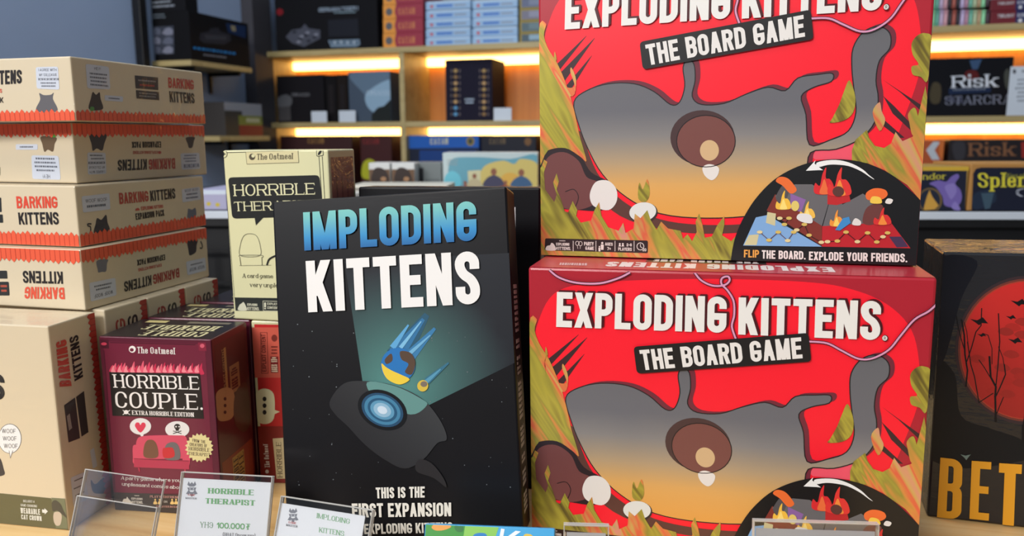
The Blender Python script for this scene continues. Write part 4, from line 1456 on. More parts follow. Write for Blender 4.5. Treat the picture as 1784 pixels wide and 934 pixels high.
for x in (720, 760, 870, 905):
    p.px(oval(*k6(x, 358), 1.6, 1.8), (226, 190, 120))
    p.px(smooth(k6(x - 16, 396, x - 10, 372, x + 10, 372, x + 16, 396)), (226, 190, 120))
p.text('OR', *k6(795, 366, 828, 367, 828, 384, 795, 383), LG, 'serif')
p.text('2 PLAYER INTENSE', *k6(726, 408, 960, 414, 960, 430, 726, 424), (200, 150, 140), 'serif_bold')
p.build('front_print', b)
p = Panel(CM, CW, CD, CH, 'right', 'gloss')
p.rect(0, CD, 0, CH, (104, 32, 42))
p.up()
p.rect(CD * .06, CD * .94, CH * .62, CH * .96, (84, 40, 40))
p.rect(CD * .06, CD * .94, CH * .02, CH * .3, (150, 56, 36))
p.up()
p.rect(CD * .3, CD * .36, CH * .66, CH * .92, (190, 150, 90))
p.rect(CD * .42, CD * .7, CH * .64, CH * .8, (170, 130, 86))
p.rect(CD * .34, CD * .68, CH * .03, CH * .28, (190, 150, 80))
p.px(smooth(k4(442, 470, 446, 420, 475, 402, 505, 412, 512, 470, 500, 512, 460, 522, 446, 500)), (206, 160, 110))
p.px(smooth(k4(512, 530, 508, 450, 525, 400, 555, 390, 566, 520, 545, 560)), (96, 60, 46))
p.up()
for y in (442, 466, 490):
    p.px(oval(*k4(476, y), 2.4, 3), (70, 40, 40))
p.text_uv('HORRIBLE', Vector((CD * .36, CH * .04)), Vector((CD * .36, CH * .27)), Vector((CD * .5, CH * .27)), Vector((CD * .5, CH * .04)), (70, 30, 24), 'serif')
p.text_uv('COUPLE', Vector((CD * .52, CH * .04)), Vector((CD * .52, CH * .27)), Vector((CD * .66, CH * .27)), Vector((CD * .66, CH * .04)), (70, 30, 24), 'serif')
p.text_uv('EXPLICIT CONTENT', Vector((CD * .24, CH * .66)), Vector((CD * .24, CH * .92)), Vector((CD * .3, CH * .92)), Vector((CD * .3, CH * .66)), (200, 160, 110), 'sans')
p.text_uv('AGES 17+', Vector((CD * .46, CH * .66)), Vector((CD * .46, CH * .78)), Vector((CD * .64, CH * .78)), Vector((CD * .64, CH * .66)), (90, 40, 36), 'bebas')
p.build('side_print', b)


def couple_top(b, mw):
    p = Panel(mw, CW, CD, CH, 'top', 'gloss')
    p.rect(.001, CW - .001, .001, CD - .001, (30, 24, 28))
    p.up()
    CR = (214, 206, 160)
    V = Vector
    p.text_uv('HORRIBLE', V((CW * .88, CD * .42)), V((CW * .2, CD * .42)), V((CW * .2, CD * .68)), V((CW * .88, CD * .68)), CR, 'serif')
    p.text_uv('COUPLE', V((CW * .88, CD * .1)), V((CW * .3, CD * .1)), V((CW * .3, CD * .36)), V((CW * .88, CD * .36)), CR, 'serif')
    p.rect(CW * .1, CW * .3, CD * .8, CD * .92, (206, 190, 130))
    p.rect(CW * .5, CW * .9, CD * .8, CD * .9, (120, 112, 96))
    p.build('top_print', b)


couple_top(b, CM)
CM2 = pose(-.2788 + .066 * math.sin(R(7.3)), .6002 + .066 * math.cos(R(7.3)), -.30, -7.3)
b = game_box('card_game_box', 'maroon card game box directly behind the one with the pink sofa', CM2, CW, CD, CH, (92, 26, 48), 'gloss', 'maroon card game boxes')
couple_top(b, CM2)
CM3 = pose(-.2788 + .132 * math.sin(R(7.3)) + .012, .6002 + .132 * math.cos(R(7.3)), -.30, -7.3)
b = game_box('card_game_box', 'maroon card game box farthest from the table edge, only its black top showing', CM3, CW, CD, CH, (92, 26, 48), 'gloss', 'maroon card game boxes')
couple_top(b, CM3)

# ------------------------------------------------------------------ therapist boxes: one spine-out on the table, one on top
k5 = K(370, 240, 2.919)
PALE = (216, 212, 168)
SM = pose(-.1795, .655, -.30, -5, 0, 0)
sw, sd, sh = .0475, .092, .1462
SM = pose(-.1985 + .0, .655, -.30, -5.0)
b = game_box('card_game_box', 'card game box showing a red spine with a cream speech bubble', SM, sw, sd, sh, PALE, 'gloss', 'pale card game boxes')
p = Panel(SM, sw, sd, sh, 'front', 'gloss')
p.rect(.0028, sw - .0006, .001, sh - .003, (196, 40, 40))
p.up()
p.px(k4(553, 186, 800, 186, 800, 366, 562, 366), (206, 92, 74))
p.px(k4(572, 540, 800, 540, 800, 800, 584, 800), (132, 34, 30))
p.up()
p.px(smooth(k4(586, 470, 588, 425, 606, 407, 632, 407, 652, 425, 656, 470, 652, 512, 634, 530, 606, 530, 590, 512), True, 3), (226, 220, 178))
p.px(k4(648, 500, 674, 488, 652, 480), (226, 220, 178))
p.px(k4(648, 584, 760, 576, 764, 726, 662, 728), (214, 200, 156))
p.px(k4(640, 290, 668, 290, 668, 348, 642, 348), (130, 30, 34))
p.up()
for y in (442, 466, 490):
    p.px(oval(*k4(619, y), 3.4, 4), (30, 26, 26))
p.text('EXPLICIT CONTENT', *k4(610, 344, 606, 210, 622, 210, 626, 344), (110, 40, 34), 'bebas_thin')
p.line(k4(604, 204, 628, 204, 632, 350, 608, 350), .7, (110, 40, 34), True)
p.text('AGES 17+', *k4(644, 346, 642, 292, 664, 292, 666, 346), (226, 200, 170), 'bebas')
p.px(oval(*k4(654, 224), 5, 6), (120, 44, 36))
p.scribble(*k4(640, 250, 668, 250, 668, 284, 640, 284), 3, (120, 44, 36), 4)
p.px(oval(*k4(628, 702), 3, 3.4), WH)
p.text('The Oatmeal', *k4(620, 688, 614, 602, 630, 602, 638, 688), WH, 'serif')
p.text('HORRIBLE', *k4(666, 724, 660, 596, 678, 596, 684, 724), (70, 44, 34), 'serif')
p.build('front_print', b)
TM = pose(-.1916, .6472, -.30 + CH, -14.9, 1.2, -.4)
tw, td, th_ = .0958, .047, .1427
TM = pose(-.1918, .650, -.30 + CH + .0008, -14.9, 0, -.3)
b = game_box('card_game_box', 'pale green card game box with a black title panel, on top of the maroon boxes', TM, tw, td, th_, PALE, 'gloss', 'pale card game boxes')
p = Panel(TM, tw, td, th_, 'front', 'gloss')
BK = (34, 34, 32)
p.px(k5(113, 812, 760, 822, 760, 888, 118, 880), (34, 38, 36))
p.line(k5(66, 76, 540, 62, 590, 800), 1.1, BK)
p.line(k5(50, 100, 106, 815), 1.1, BK)
p.line(k5(57, 100, 113, 815), .7, BK)
p.line(k5(559, 96, 600, 800), 1.1, BK)
p.up()
p.px(rrect(*k5(80, 202, 544, 190, 566, 398, 102, 412), .1), BK)
p.px(k5(214, 400, 262, 404, 222, 446), BK)
p.px(k5(170, 72, 436, 64, 440, 126, 176, 134), (214, 204, 158))
p.px(oval(*k5(58, 83), 6.5, 7), BK)
p.px(rrect(*k5(528, 60, 564, 58, 566, 92, 530, 96), .2), BK)
p.up()
p.line(k5(170, 72, 436, 64, 440, 126, 176, 134), .6, (90, 88, 70), True)
p.px(oval(*k5(58, 83), 5.7, 6.2), PALE)
p.px(rrect(*k5(531, 63, 561, 61, 563, 89, 533, 93), .2), PALE)
p.up()
p.line(k5(48, 83, 68, 83), 2, BK)
p.line(k5(58, 73, 58, 93), 2, BK)
p.px(oval(*k5(547, 76), 5, 2.2, -55), BK)
p.px(oval(*k5(203, 97), 5.4, 5.6), (80, 72, 56))
p.px(oval(*k5(208, 92), 3, 3), PALE)
p.text('The Oatmeal', *k5(226, 82, 414, 78, 414, 108, 226, 112), (66, 58, 44), 'serif')
CRM = (222, 218, 176)
p.text('HORRIBLE', *k5(106, 238, 522, 230, 526, 288, 110, 297), CRM, 'serif')
p.text('THERAPIST', *k5(108, 326, 524, 316, 528, 364, 112, 374), CRM, 'serif')
# a plain seated outline on a chair
LN = (96, 94, 78)
p.line(smooth(k5(146, 600, 142, 550, 160, 500, 192, 488, 226, 500, 244, 550, 240, 600)), .8, LN, True)
p.line(smooth(k5(138, 605, 146, 598, 250, 598, 256, 610), False), .8, LN)
p.line(k5(140, 606, 146, 650), .9, BK)
p.line(k5(252, 606, 254, 648), .9, BK)
p.line(k5(138, 650, 300, 648), .6, LN)
p.line(smooth(k5(278, 648, 290, 618, 322, 600), False), 3, BK)
p.text('A card game', *k5(153, 690, 314, 694, 314, 714, 153, 712), (70, 68, 54), 'serif')
p.text('very unpleasant', *k5(190, 736, 420, 742, 420, 764, 190, 758), (70, 68, 54), 'serif')
p.px(smooth(k5(132, 876, 138, 852, 150, 842, 160, 836, 172, 858, 174, 878)), (206, 204, 180))
p.text('EXPLODING', *k5(178, 842, 230, 844, 230, 856, 178, 854), (206, 204, 180), 'bebas')
p.text('KITTENS.', *k5(178, 860, 240, 862, 240, 878, 178, 876), (206, 204, 180), 'bebas')
p.line(k5(258, 830, 400, 834, 402, 882, 260, 880), .8, (206, 204, 180), True)
p.text('!', *k5(264, 838, 274, 838, 274, 872, 264, 872), (206, 204, 180), 'bebas')
p.text('EXPLICIT', *k5(280, 838, 336, 840, 336, 852, 280, 850), (206, 204, 180), 'bebas')
p.text('CONTENT', *k5(280, 857, 338, 859, 338, 872, 280, 870), (206, 204, 180), 'bebas')
p.build('front_print', b)
p = Panel(TM, tw, td, th_, 'right', 'wrap')
p.rect(td * .08, td * .92, .002, th_ - .006, (150, 100, 88))
p.up()
for i in range(3):
    p.rect(td * (.25 + .2 * i), td * (.29 + .2 * i), th_ * .3, th_ * .85, (116, 74, 66))
p.build('side_print', b)

# ------------------------------------------------------------------ big black box leaning on its twins
c6, c7 = K(470, 320, 2.918), K(470, 630, 3.073)
IW, ID, IH = .1756, .039, .2491
IM = pose(-.0792, .530, -.2858, -7.98, -9.98, -4.02)
INK = (14, 13, 17)
b = game_box('card_game_box', 'big black card game box with blue and white title, leaning back', IM, IW, ID, IH, INK, 'dark', None, bev=.0016)
p = Panel(IM, IW, ID, IH, 'front', 'dark')


def teal(u, v):
    k = max(0, 1 - math.hypot((u - .28) * 1.5, (v - .18) * 1.25) / .95)
    k = k ** .8
    return tuple(a + (c - a) * k for a, c in zip((34, 36, 42), (84, 140, 134)))


p.px([(600, 455), (905, 440), (905, 628), (745, 707), (690, 720), (637, 700)], None, 0, teal, 14, 14)
p.up()
rg = random.Random(11)
for i in range(60):
    x, y = 505 + rg.random() * 385, 560 + rg.random() * 290
    r_ = .5 + rg.random() * .7
    p.px(oval(x, y, r_, r_, n=6), (110, 116, 120))
# generic planet and comet
for a, c, w0, w1, cc in (((692, 624), (744, 548), 44, 10, (44, 86, 110)), ((690, 618), (738, 556), 30, 6, (52, 112, 158)), ((704, 632), (758, 572), 24, 5, (58, 120, 166)), ((684, 606), (712, 566), 11, 3, (92, 160, 206)), ((698, 606), (734, 560), 7, 2, (120, 180, 216)), ((714, 616), (750, 584), 7, 2, (110, 170, 206)), ((744, 664), (782, 632), 12, 3, (56, 108, 132)), ((742, 666), (768, 643), 8, 2, (84, 146, 176))):
    p.spike(a, c, w0, w1, cc)
    p.up()
p.px(oval(694, 636, 30, 30), (40, 112, 178))
p.up()
p.px(smooth(c7(600, 10, 610, 60, 640, 100, 700, 122, 750, 95, 705, 70, 660, 50, 625, 30)), (226, 196, 66))
p.px(smooth([(698, 612), (716, 615), (724, 632), (718, 652), (706, 648), (712, 634), (700, 626)]), (84, 66, 54))
p.px(smooth([(671, 626), (682, 616), (684, 628), (674, 634)]), (84, 66, 54))
p.px(oval(737, 672, 9.5, 10, 20), (206, 178, 70))
p.px(oval(739, 669, 6, 5), (120, 108, 96))
# a plain dark rounded form with a blue ringed disc
body = smooth([(575, 700), (600, 668), (640, 664), (690, 672), (735, 694), (766, 730), (779, 764), (762, 772), (738, 800), (706, 816), (670, 800), (636, 774), (606, 742), (585, 722)])


def dk(u, v):
    k = max(0, min(1, u * .6 + v * .4))
    return tuple(a + (c - a) * k for a, c in zip((30, 29, 32), (64, 66, 68)))


p.px(body, None, 0, dk, 8, 8)
p.up()
p.px(smooth([(640, 666), (690, 673), (735, 695), (744, 706), (716, 722), (660, 700)]), (96, 140, 136))
p.up()
for rx, ry, cc in ((45, 33, (16, 18, 22)), (38, 27.5, (38, 74, 104)), (33, 24, (66, 124, 158)), (27, 19, (40, 84, 116)), (22, 15.5, (90, 146, 178)), (16, 11.5, (140, 178, 202)), (9, 6.5, (196, 212, 226))):
    p.px(oval(667, 714, rx, ry, 26, 36), cc)
    p.up()
p.px(smooth([(730, 800), (752, 806), (772, 830), (778, 848), (756, 832), (726, 820)]), (40, 38, 40))
p.up()
grad = ramp(((0, (34, 100, 160)), (.3, (50, 138, 196)), (.55, (84, 160, 192)), (.85, (112, 186, 186)), (1, (120, 192, 186))))
p.text('IMPLODING', *c6(173, 147, 1050, 88, 1054, 290, 180, 341), None, 'bebas', grad)
p.text('KITTENS', *c6(186, 394, 1064, 342, 1073, 610, 200, 654), (232, 230, 228), 'bebas')
p.text('THIS IS THE', *c7(570, 672, 832, 666, 832, 725, 573, 730), (226, 222, 212), 'bebas')
p.text('FIRST EXPANSION', *c7(442, 757, 973, 752, 974, 825, 446, 832), (226, 222, 212), 'bebas')
p.text('OF EXPLODING KITTENS', *c7(432, 868, 980, 857, 982, 912, 436, 922), (226, 222, 212), 'bebas')
p.build('front_print', b)
p = Panel(IM, IW, ID, IH, 'right', 'dark')
V = Vector
p.text_uv("THIS BOX IS HUGE BECAUSE IT'S AN EXPANSION", V((ID * .22, IH * .06)), V((ID * .22, IH * .72)), V((ID * .7, IH * .72)), V((ID * .7, IH * .06)), (206, 202, 196), 'bebas_thin')
p.build('side_print', b)
mm = pose(-.0545, .652, -.2995, -8.5, -2.0, 0)
c = game_box('card_game_box', 'narrower black game box standing upright behind the big leaning one', mm, .155, .04, .258, INK, 'dark', None, bev=.0016)
p = Panel(mm, .155, .04, .258, 'right', 'dark')
p.rect(.006, .03, .258 * .76, .258 * .97, (196, 196, 196))
p.build('side_print', c)
p = Panel(mm, .155, .04, .258, 'front', 'dark')
p.px([(886, 361), (898, 361), (898, 421), (894, 421)], (206, 206, 206))
p.build('front_print', c)

# ------------------------------------------------------------------ big red boxes
RW, RD, RH = .262, .0915, .2088
RLm = pose(.1405, .5177, -.2984, -14.8, 0, -.7)
RUm = pose(.1472, .5645, -.2984 + RH + .0006, -17.2, 0, -.7)
d3, d4, d5, d6, d7, d8 = K(920, 0, 3.892), K(1270, 0, 3.892), K(920, 230, 3.736), K(1270, 230, 3.735), K(900, 440, 3.592), K(1270, 440, 3.592)
CRIM = (170, 30, 46)
b = game_box('board_game', 'big red board game box at the bottom of the red pair, title fully visible', RLm, RW, RD, RH, CRIM, 'gloss', 'big red board game boxes', bev=.0018)
red_lower = b
p = Panel(RLm, RW, RD, RH, 'front', 'gloss')
p.px(smooth([(928, 700), (927, 620), (938, 560), (965, 512), (1020, 494), (1120, 488), (1250, 486), (1400, 491), (1480, 503), (1545, 530), (1588, 575), (1602, 640), (1600, 700), (1575, 770), (1540, 850), (1500, 925), (1400, 960), (1000, 960), (935, 900)]), (246, 26, 46))
p.view(RUm)
p.px(d6(520, 140, 560, 100, 700, 70, 830, 60, 830, 180, 560, 180), (236, 84, 104))
p.up()
SHD_ = (112, 40, 54)
SLASH = (58, 34, 38)
p.view(RLm)
for a, c, w0 in (((945, 642), (1008, 583), 13), ((958, 655), (1023, 588), 17), ((972, 672), (1018, 617), 12)):
    p.spike(a, c, w0, .5, SLASH)
p.view(RUm)
for pts in (d4(1042, 540, 1345, 740, 1345, 790, 1160, 625), d4(1045, 650, 1120, 720, 1245, 850, 1240, 890, 1110, 770), d4(1060, 820, 1190, 934, 1150, 934, 1040, 850)):
    p.px(pts, SLASH)
p.up()
# plain rounded grey-to-tan shape, shadow first
shape = [(1000, 178), (1022, 158), (1060, 146), (1105, 146), (1140, 160), (1168, 182), (1184, 178), (1193, 150), (1190, 118), (1198, 104), (1209, 112), (1211, 140), (1206, 168), (1222, 182), (1262, 180), (1300, 164), (1338, 152), (1368, 158), (1390, 136), (1424, 130), (1450, 128), (1448, 142), (1418, 152), (1396, 168), (1404, 200), (1410, 252), (1446, 244), (1478, 228), (1491, 196), (1488, 160), (1484, 120), (1486, 84), (1504, 56), (1530, 46), (1550, 58), (1550, 84), (1532, 106), (1526, 140), (1530, 172), (1524, 212), (1498, 242), (1456, 260), (1412, 266), (1404, 310), (1384, 352), (1320, 374), (1230, 380), (1150, 372), (1092, 344), (1050, 304), (1024, 258), (1008, 216)]
body = smooth(shape, True, 4)
p.px([(x + 9, y - 5) for x, y in body], SHD_)
p.px(smooth([(1012, 230), (1040, 300), (1085, 350), (1150, 382), (1235, 392), (1330, 386), (1400, 360), (1400, 380), (1300, 404), (1180, 404), (1080, 376), (1030, 320), (1004, 250)]), (92, 56, 48))
p.up()
rp = ramp(((0, (226, 160, 74)), (.18, (220, 166, 92)), (.32, (176, 152, 120)), (.46, (132, 128, 126)), (.6, (104, 104, 110)), (1, (100, 100, 104))))
p.px(body, None, 0, lambda u, v: rp(v), 1, 26)
p.up()
p.line(body, 1.7, (34, 28, 30), True)
# brown rounded forms and white puffs
BR = (118, 70, 64)
p.px(oval(1224, 240, 56, 48, 0, 36), (70, 48, 48))
p.px(smooth([(938, 300), (950, 266), (980, 256), (1010, 270), (1030, 300), (1062, 318), (1070, 345), (1050, 366), (1010, 366), (975, 362), (950, 345)]), (44, 30, 34))
p.up()
p.px(oval(1230, 246, 51, 45, 0, 36), BR)
p.px(smooth([(942, 306), (955, 274), (982, 265), (1008, 280), (1022, 308), (1044, 320), (1040, 352), (1005, 366), (972, 358), (950, 340)]), (112, 64, 62))
p.px(smooth([(1030, 330), (1040, 316), (1060, 315), (1074, 330), (1074, 352), (1060, 366), (1036, 360), (1028, 346)]), (226, 220, 214))
p.px(oval(1121, 371, 25, 18, -8), (58, 44, 44))
p.up()
p.line(oval(1230, 246, 51, 45, 0, 36), 1.5, (34, 24, 26), True)
p.px(oval(1236, 262, 16.5, 18), (208, 174, 130))
p.px(smooth([(1224, 292), (1236, 286), (1252, 292), (1250, 306), (1240, 314), (1228, 306)]), (226, 220, 214))
p.px(oval(1120, 369, 23.5, 16.5, -8), (222, 222, 216))
p.line(smooth([(1000, 366), (1008, 344), (1000, 330), (985, 334)], False), 1.3, (44, 28, 30))
p.up()
# foil flames
FL = dict(mi=1)
p.px(smooth([(938, 60), (952, 42), (948, 62), (956, 86), (972, 112), (988, 150), (1000, 190), (1010, 236), (1022, 280), (1010, 272), (985, 258), (955, 262), (936, 280)], True, 4), None, **FL)
p.px(smooth([(966, 92), (970, 104), (964, 122), (984, 150), (1001, 150), (994, 126), (996, 118), (1004, 140), (998, 168), (968, 150)], True, 4), None, **FL)
p.px([(936, 470), (936, 300), (944, 290), (948, 278), (954, 282), (948, 300), (950, 330), (966, 352), (970, 340), (964, 318), (970, 302), (974, 316), (970, 330), (978, 348), (984, 368), (990, 370), (998, 350), (1006, 366), (1004, 376), (1012, 388), (1030, 384), (1036, 366), (1044, 352), (1048, 376), (1060, 396), (1078, 402), (1086, 388), (1090, 406), (1104, 398), (1106, 372), (1116, 380), (1128, 366), (1134, 384), (1144, 400), (1152, 386), (1164, 398), (1186, 402), (1190, 416), (1198, 408), (1206, 420), (1214, 404), (1212, 386), (1218, 372), (1224, 392), (1228, 414), (1240, 412), (1250, 392), (1262, 376), (1262, 392), (1258, 410), (1274, 420), (1290, 402), (1320, 390), (1330, 470)], None, **FL)
p.px(smooth([(1112, 345), (1114, 318), (1120, 330), (1128, 312), (1132, 338), (1124, 352)], True, 4), None, **FL)
p.px([(1484, 286), (1484, 262), (1490, 244), (1510, 226), (1514, 240), (1524, 254), (1540, 258), (1552, 250), (1560, 230), (1572, 246), (1590, 238), (1612, 150), (1620, 200), (1612, 330), (1604, 350), (1580, 322), (1540, 296), (1510, 284)], None, **FL)
p.px(smooth([(1598, 62), (1588, 76), (1590, 96), (1600, 112), (1588, 116), (1590, 130), (1604, 134), (1616, 140), (1624, 70), (1612, 58)], True, 4), None, **FL)
p.px(smooth([(1480, 140), (1470, 160), (1462, 182), (1450, 206), (1446, 214), (1470, 210), (1486, 196), (1490, 170)], True, 4), None, **FL)
p.px(smooth([(1532, 178), (1520, 196), (1532, 228), (1542, 210), (1536, 194)], True, 4), None, **FL)
p.px(smooth([(1594, 188), (1582, 198), (1584, 214), (1590, 236), (1600, 216)], True, 4), None, **FL)
p.up()
# lower strip of small icons
p.px(rrect((950, 415), (1129, 419), (1129, 441), (949, 436), .15), (44, 26, 26))
p.up()
TW_ = (228, 214, 206)
p.px(smooth(d5(118, 768, 124, 742, 145, 736, 152, 722, 166, 726, 178, 746, 178, 770)), TW_)
p.text('EXPLODING', *d5(184, 720, 270, 722, 270, 740, 184, 738), TW_, 'bebas')
p.text('KITTENS.', *d5(184, 746, 280, 748, 280, 768, 184, 766), TW_, 'bebas')
p.scribble(*d5(200, 702, 250, 703, 250, 714, 200, 713), 1, TW_, 3)
for x in (295, 443, 567, 691):
    p.line(d5(x, 708, x, 776), 1, TW_)
p.line(oval(*d5(322, 724), 3.2, 3.6, n=14), .8, TW_, True)
p.line(oval(*d5(342, 726), 3.2, 3.8, n=14), .8, TW_, True)
p.line(d5(322, 738, 326, 760), .6, TW_)
p.line(d5(342, 740, 340, 760), .6, TW_)
p.text('PARTY', *d5(366, 714, 428, 716, 428, 740, 366, 738), TW_, 'bebas')
p.text('GAME', *d5(374, 744, 430, 746, 430, 768, 374, 766), TW_, 'bebas')
for x, y, q in ((484, 722, 1.), (466, 746, .7)):
    p.px(oval(*d5(x, y), 1.9 * q, 2 * q, n=10), TW_)
    p.px(d5(x - 10 * q, y + 10 * q, x + 10 * q, y + 10 * q, x + 8 * q, y + 44 * q, x - 8 * q, y + 44 * q), TW_)
p.text('AGES', *d5(502, 718, 552, 720, 552, 740, 502, 738), TW_, 'bebas')
p.text('7+', *d5(516, 748, 540, 749, 540, 770, 516, 769), TW_, 'bebas')
for x in (598, 618):
    p.px(oval(*d5(x, 728), 1.6, 1.7, n=10), TW_)
    p.px(d5(x - 9, 744, x - 4, 734, x + 4, 734, x + 9, 744), TW_)
p.text('2-6', *d5(642, 724, 676, 725, 676, 744, 642, 743), TW_, 'bebas')
p.text('PLAYERS', *d5(588, 750, 676, 753, 676, 774, 588, 771), TW_, 'bebas')
p.line(oval(*d5(732, 744), 6, 6.2, n=20), 1.2, TW_, True)
p.line(d5(732, 728, 732, 746, 746, 754), 1, TW_)
p.text('20', *d5(746, 756, 770, 757, 770, 776, 746, 775), TW_, 'bebas')
# dome with the folded board
p.up()
p.px([(1272, 480)] + smooth([(1272, 470), (1275, 440), (1282, 410), (1296, 378), (1318, 344), (1350, 312), (1390, 290), (1432, 279), (1474, 278), (1514, 286), (1552, 304), (1584, 330), (1622, 368)], False) + [(1612, 480)], (20, 20, 22))
p.up()
p.px(smooth(d6(570, 200, 640, 184, 720, 184, 800, 206, 870, 244, 910, 280, 945, 308, 920, 296, 860, 256, 780, 222, 700, 212, 640, 214, 580, 228), True, 3), (236, 236, 234))
p.px(d6(500, 252, 562, 184, 556, 206, 576, 222, 612, 248, 582, 248), (236, 236, 234))
p.px(d6(92, 738, 175, 555, 250, 540, 604, 745), (128, 170, 214))
p.px(d6(245, 510, 300, 405, 604, 605, 604, 742), (128, 52, 42))
p.px(d6(300, 420, 330, 380, 430, 340, 540, 340, 660, 420, 604, 610), (104, 102, 104))
p.px(d6(610, 612, 660, 430, 740, 470, 870, 400, 960, 460, 1040, 590), (104, 102, 104))
p.px(d6(606, 612, 1050, 585, 1180, 756, 604, 745), (188, 36, 44))
p.up()
p.px(smooth(d6(305, 430, 330, 370, 360, 340, 390, 360, 380, 420, 340, 470)), (84, 80, 82))
p.px(smooth(d6(870, 590, 890, 500, 950, 465, 1000, 480, 990, 540, 940, 600)), (108, 60, 56))
p.px(d6(640, 470, 640, 400, 700, 380, 780, 400, 790, 450, 700, 475), (190, 40, 44))
p.px(smooth(d6(960, 440, 900, 440, 890, 400, 930, 370, 980, 366, 1020, 380, 1030, 410, 1000, 436)), (236, 110, 50))
p.px(smooth(d6(305, 320, 330, 292, 380, 300, 420, 340, 440, 380, 400, 400, 350, 350)), (232, 110, 50))
p.px(d6(400, 400, 500, 440, 470, 520, 400, 500), (140, 100, 160))
p.px(d6(1040, 680, 1120, 680, 1166, 746, 1090, 750), (70, 50, 80))
p.px(d6(240, 590, 250, 520, 305, 530, 300, 610), (206, 196, 150))
p.px(d6(98, 735, 130, 670, 195, 665, 180, 735), (206, 196, 150))
p.up()


def flame(x, y, w0, h0, c1, c2):
    p.px(smooth(d6(x - w0, y, x - w0, y - h0 * .4, x - w0 * .5, y - h0 * .3, x - w0 * .2, y - h0 * .75, x + w0 * .2, y - h0, x + w0 * .15, y - h0 * .6, x + w0 * .6, y - h0 * .55, x + w0, y - h0 * .3, x + w0 * .9, y)), c1)
    p.up()
    p.px(smooth(d6(x - w0 * .5, y, x - w0 * .3, y - h0 * .3, x, y - h0 * .55, x + w0 * .3, y - h0 * .25, x + w0 * .5, y)), c2)


flame(355, 500, 45, 120, (240, 190, 70), (250, 220, 120))
flame(510, 560, 46, 110, (240, 190, 80), (250, 224, 130))
flame(620, 400, 60, 170, (214, 44, 48), (232, 110, 60))
flame(720, 410, 70, 180, (222, 54, 50), (240, 140, 60))
flame(700, 610, 40, 105, (238, 150, 60), (248, 210, 100))
flame(998, 600, 52, 110, (214, 50, 48), (240, 140, 60))
p.px(smooth(d6(920, 460, 930, 420, 980, 425, 990, 462)), (240, 200, 80))
p.px(smooth(d6(440, 560, 460, 530, 530, 540, 540, 590, 480, 586)), (226, 224, 220))
p.px(smooth(d6(800, 600, 820, 560, 856, 580, 850, 606)), (226, 220, 214))
p.px(smooth(d6(1015, 460, 1030, 432, 1064, 440, 1050, 466)), (226, 220, 214))
p.px(oval(*d6(430, 480), 7, 9), (224, 200, 110))
p.px(oval(*d6(710, 386), 10, 9), (92, 56, 50))
p.px(d6(690, 636, 740, 560, 780, 550, 790, 590, 720, 640), (66, 140, 200))
path1 = d6(200, 650, 260, 702, 320, 650, 382, 705, 420, 650)
path2 = d6(330, 560, 390, 560, 360, 600, 440, 636, 490, 600, 520, 670, 600, 716)
path3 = d6(640, 712, 704, 708, 760, 650, 834, 712, 900, 655, 960, 714, 1000, 680, 1030, 655)
for pa, ck in ((path1, (90, 40, 50)), (path2, (40, 26, 24)), (path3, (40, 22, 24))):
    p.line(pa, 1.1, ck)
p.up()
for pa in (path1, path2, path3):
    for i, q in enumerate(pa):
        p.px(oval(q[0], q[1], 5, 2.9, n=14), (214, 184, 96) if i % 3 else (226, 206, 150))
OR, CR2 = (230, 158, 72), (232, 220, 214)
p.text('FLIP', *d6(98, 764, 196, 766, 195, 816, 97, 814), OR, 'bebas')
p.text('THE BOARD.', *d6(214, 767, 498, 774, 498, 828, 213, 822), CR2, 'bebas')
p.text('EXPLODE YOUR FRIENDS.', *d6(520, 776, 1158, 790, 1158, 846, 519, 832), CR2, 'bebas')
# string and title (read off the lower box)
p.view(RLm)
p.up()
for pts in ([(958, 470), (975, 483), (1005, 492), (1045, 493), (1078, 484), (1098, 474)], [(1210, 474), (1222, 488), (1242, 497), (1262, 496), (1271, 488), (1268, 481), (1258, 484), (1257, 494), (1268, 506), (1278, 524), (1279, 548), (1275, 568), (1282, 590)], [(1409, 594), (1440, 597), (1466, 610), (1495, 624), (1520, 623), (1548, 608), (1568, 584), (1592, 556), (1616, 542), (1632, 528)]):
    q = smooth(pts, False)
    p.line(q, 5.6, (44, 22, 32))
p.up()
for pts in ([(958, 470), (975, 483), (1005, 492), (1045, 493), (1078, 484), (1098, 474)], [(1210, 474), (1222, 488), (1242, 497), (1262, 496), (1271, 488), (1268, 481), (1258, 484), (1257, 494), (1268, 506), (1278, 524), (1279, 548), (1275, 568), (1282, 590)], [(1409, 594), (1440, 597), (1466, 610), (1495, 624), (1520, 623), (1548, 608), (1568, 584), (1592, 556), (1616, 542), (1632, 528)]):
    p.line(smooth(pts, False), 3.2, (216, 150, 184))
p.up()
p.px(rrect((1104, 603), (1408, 579), (1413, 629), (1110, 650), .16), (28, 25, 25))
p.up()
p.text('THE BOARD GAME', (1114, 609), (1395, 586.5), (1398, 623), (1120, 644), (228, 224, 220), 'bebas')
p.px(oval(1541, 588, 5.5, 5.5), (44, 22, 26))
p.up()
p.px(oval(1540.5, 588, 4.4, 4.4), (226, 220, 216))
p.up()
p.text('R', (1538.8, 585.4), (1542.4, 585.4), (1542.4, 590.8), (1538.8, 590.8), (44, 22, 26), 'sans')
pb = p
pb.build('front_print', b)
p = Panel(RLm, RW, RD, RH, 'front', 'gloss')
p.layer = 18
e0 = ((971, 508), (1266.5, 516.5), (1265, 579.5), (969.6, 568.8))
e1 = ((1287, 517.5), (1535, 524), (1532, 592), (1286, 582))
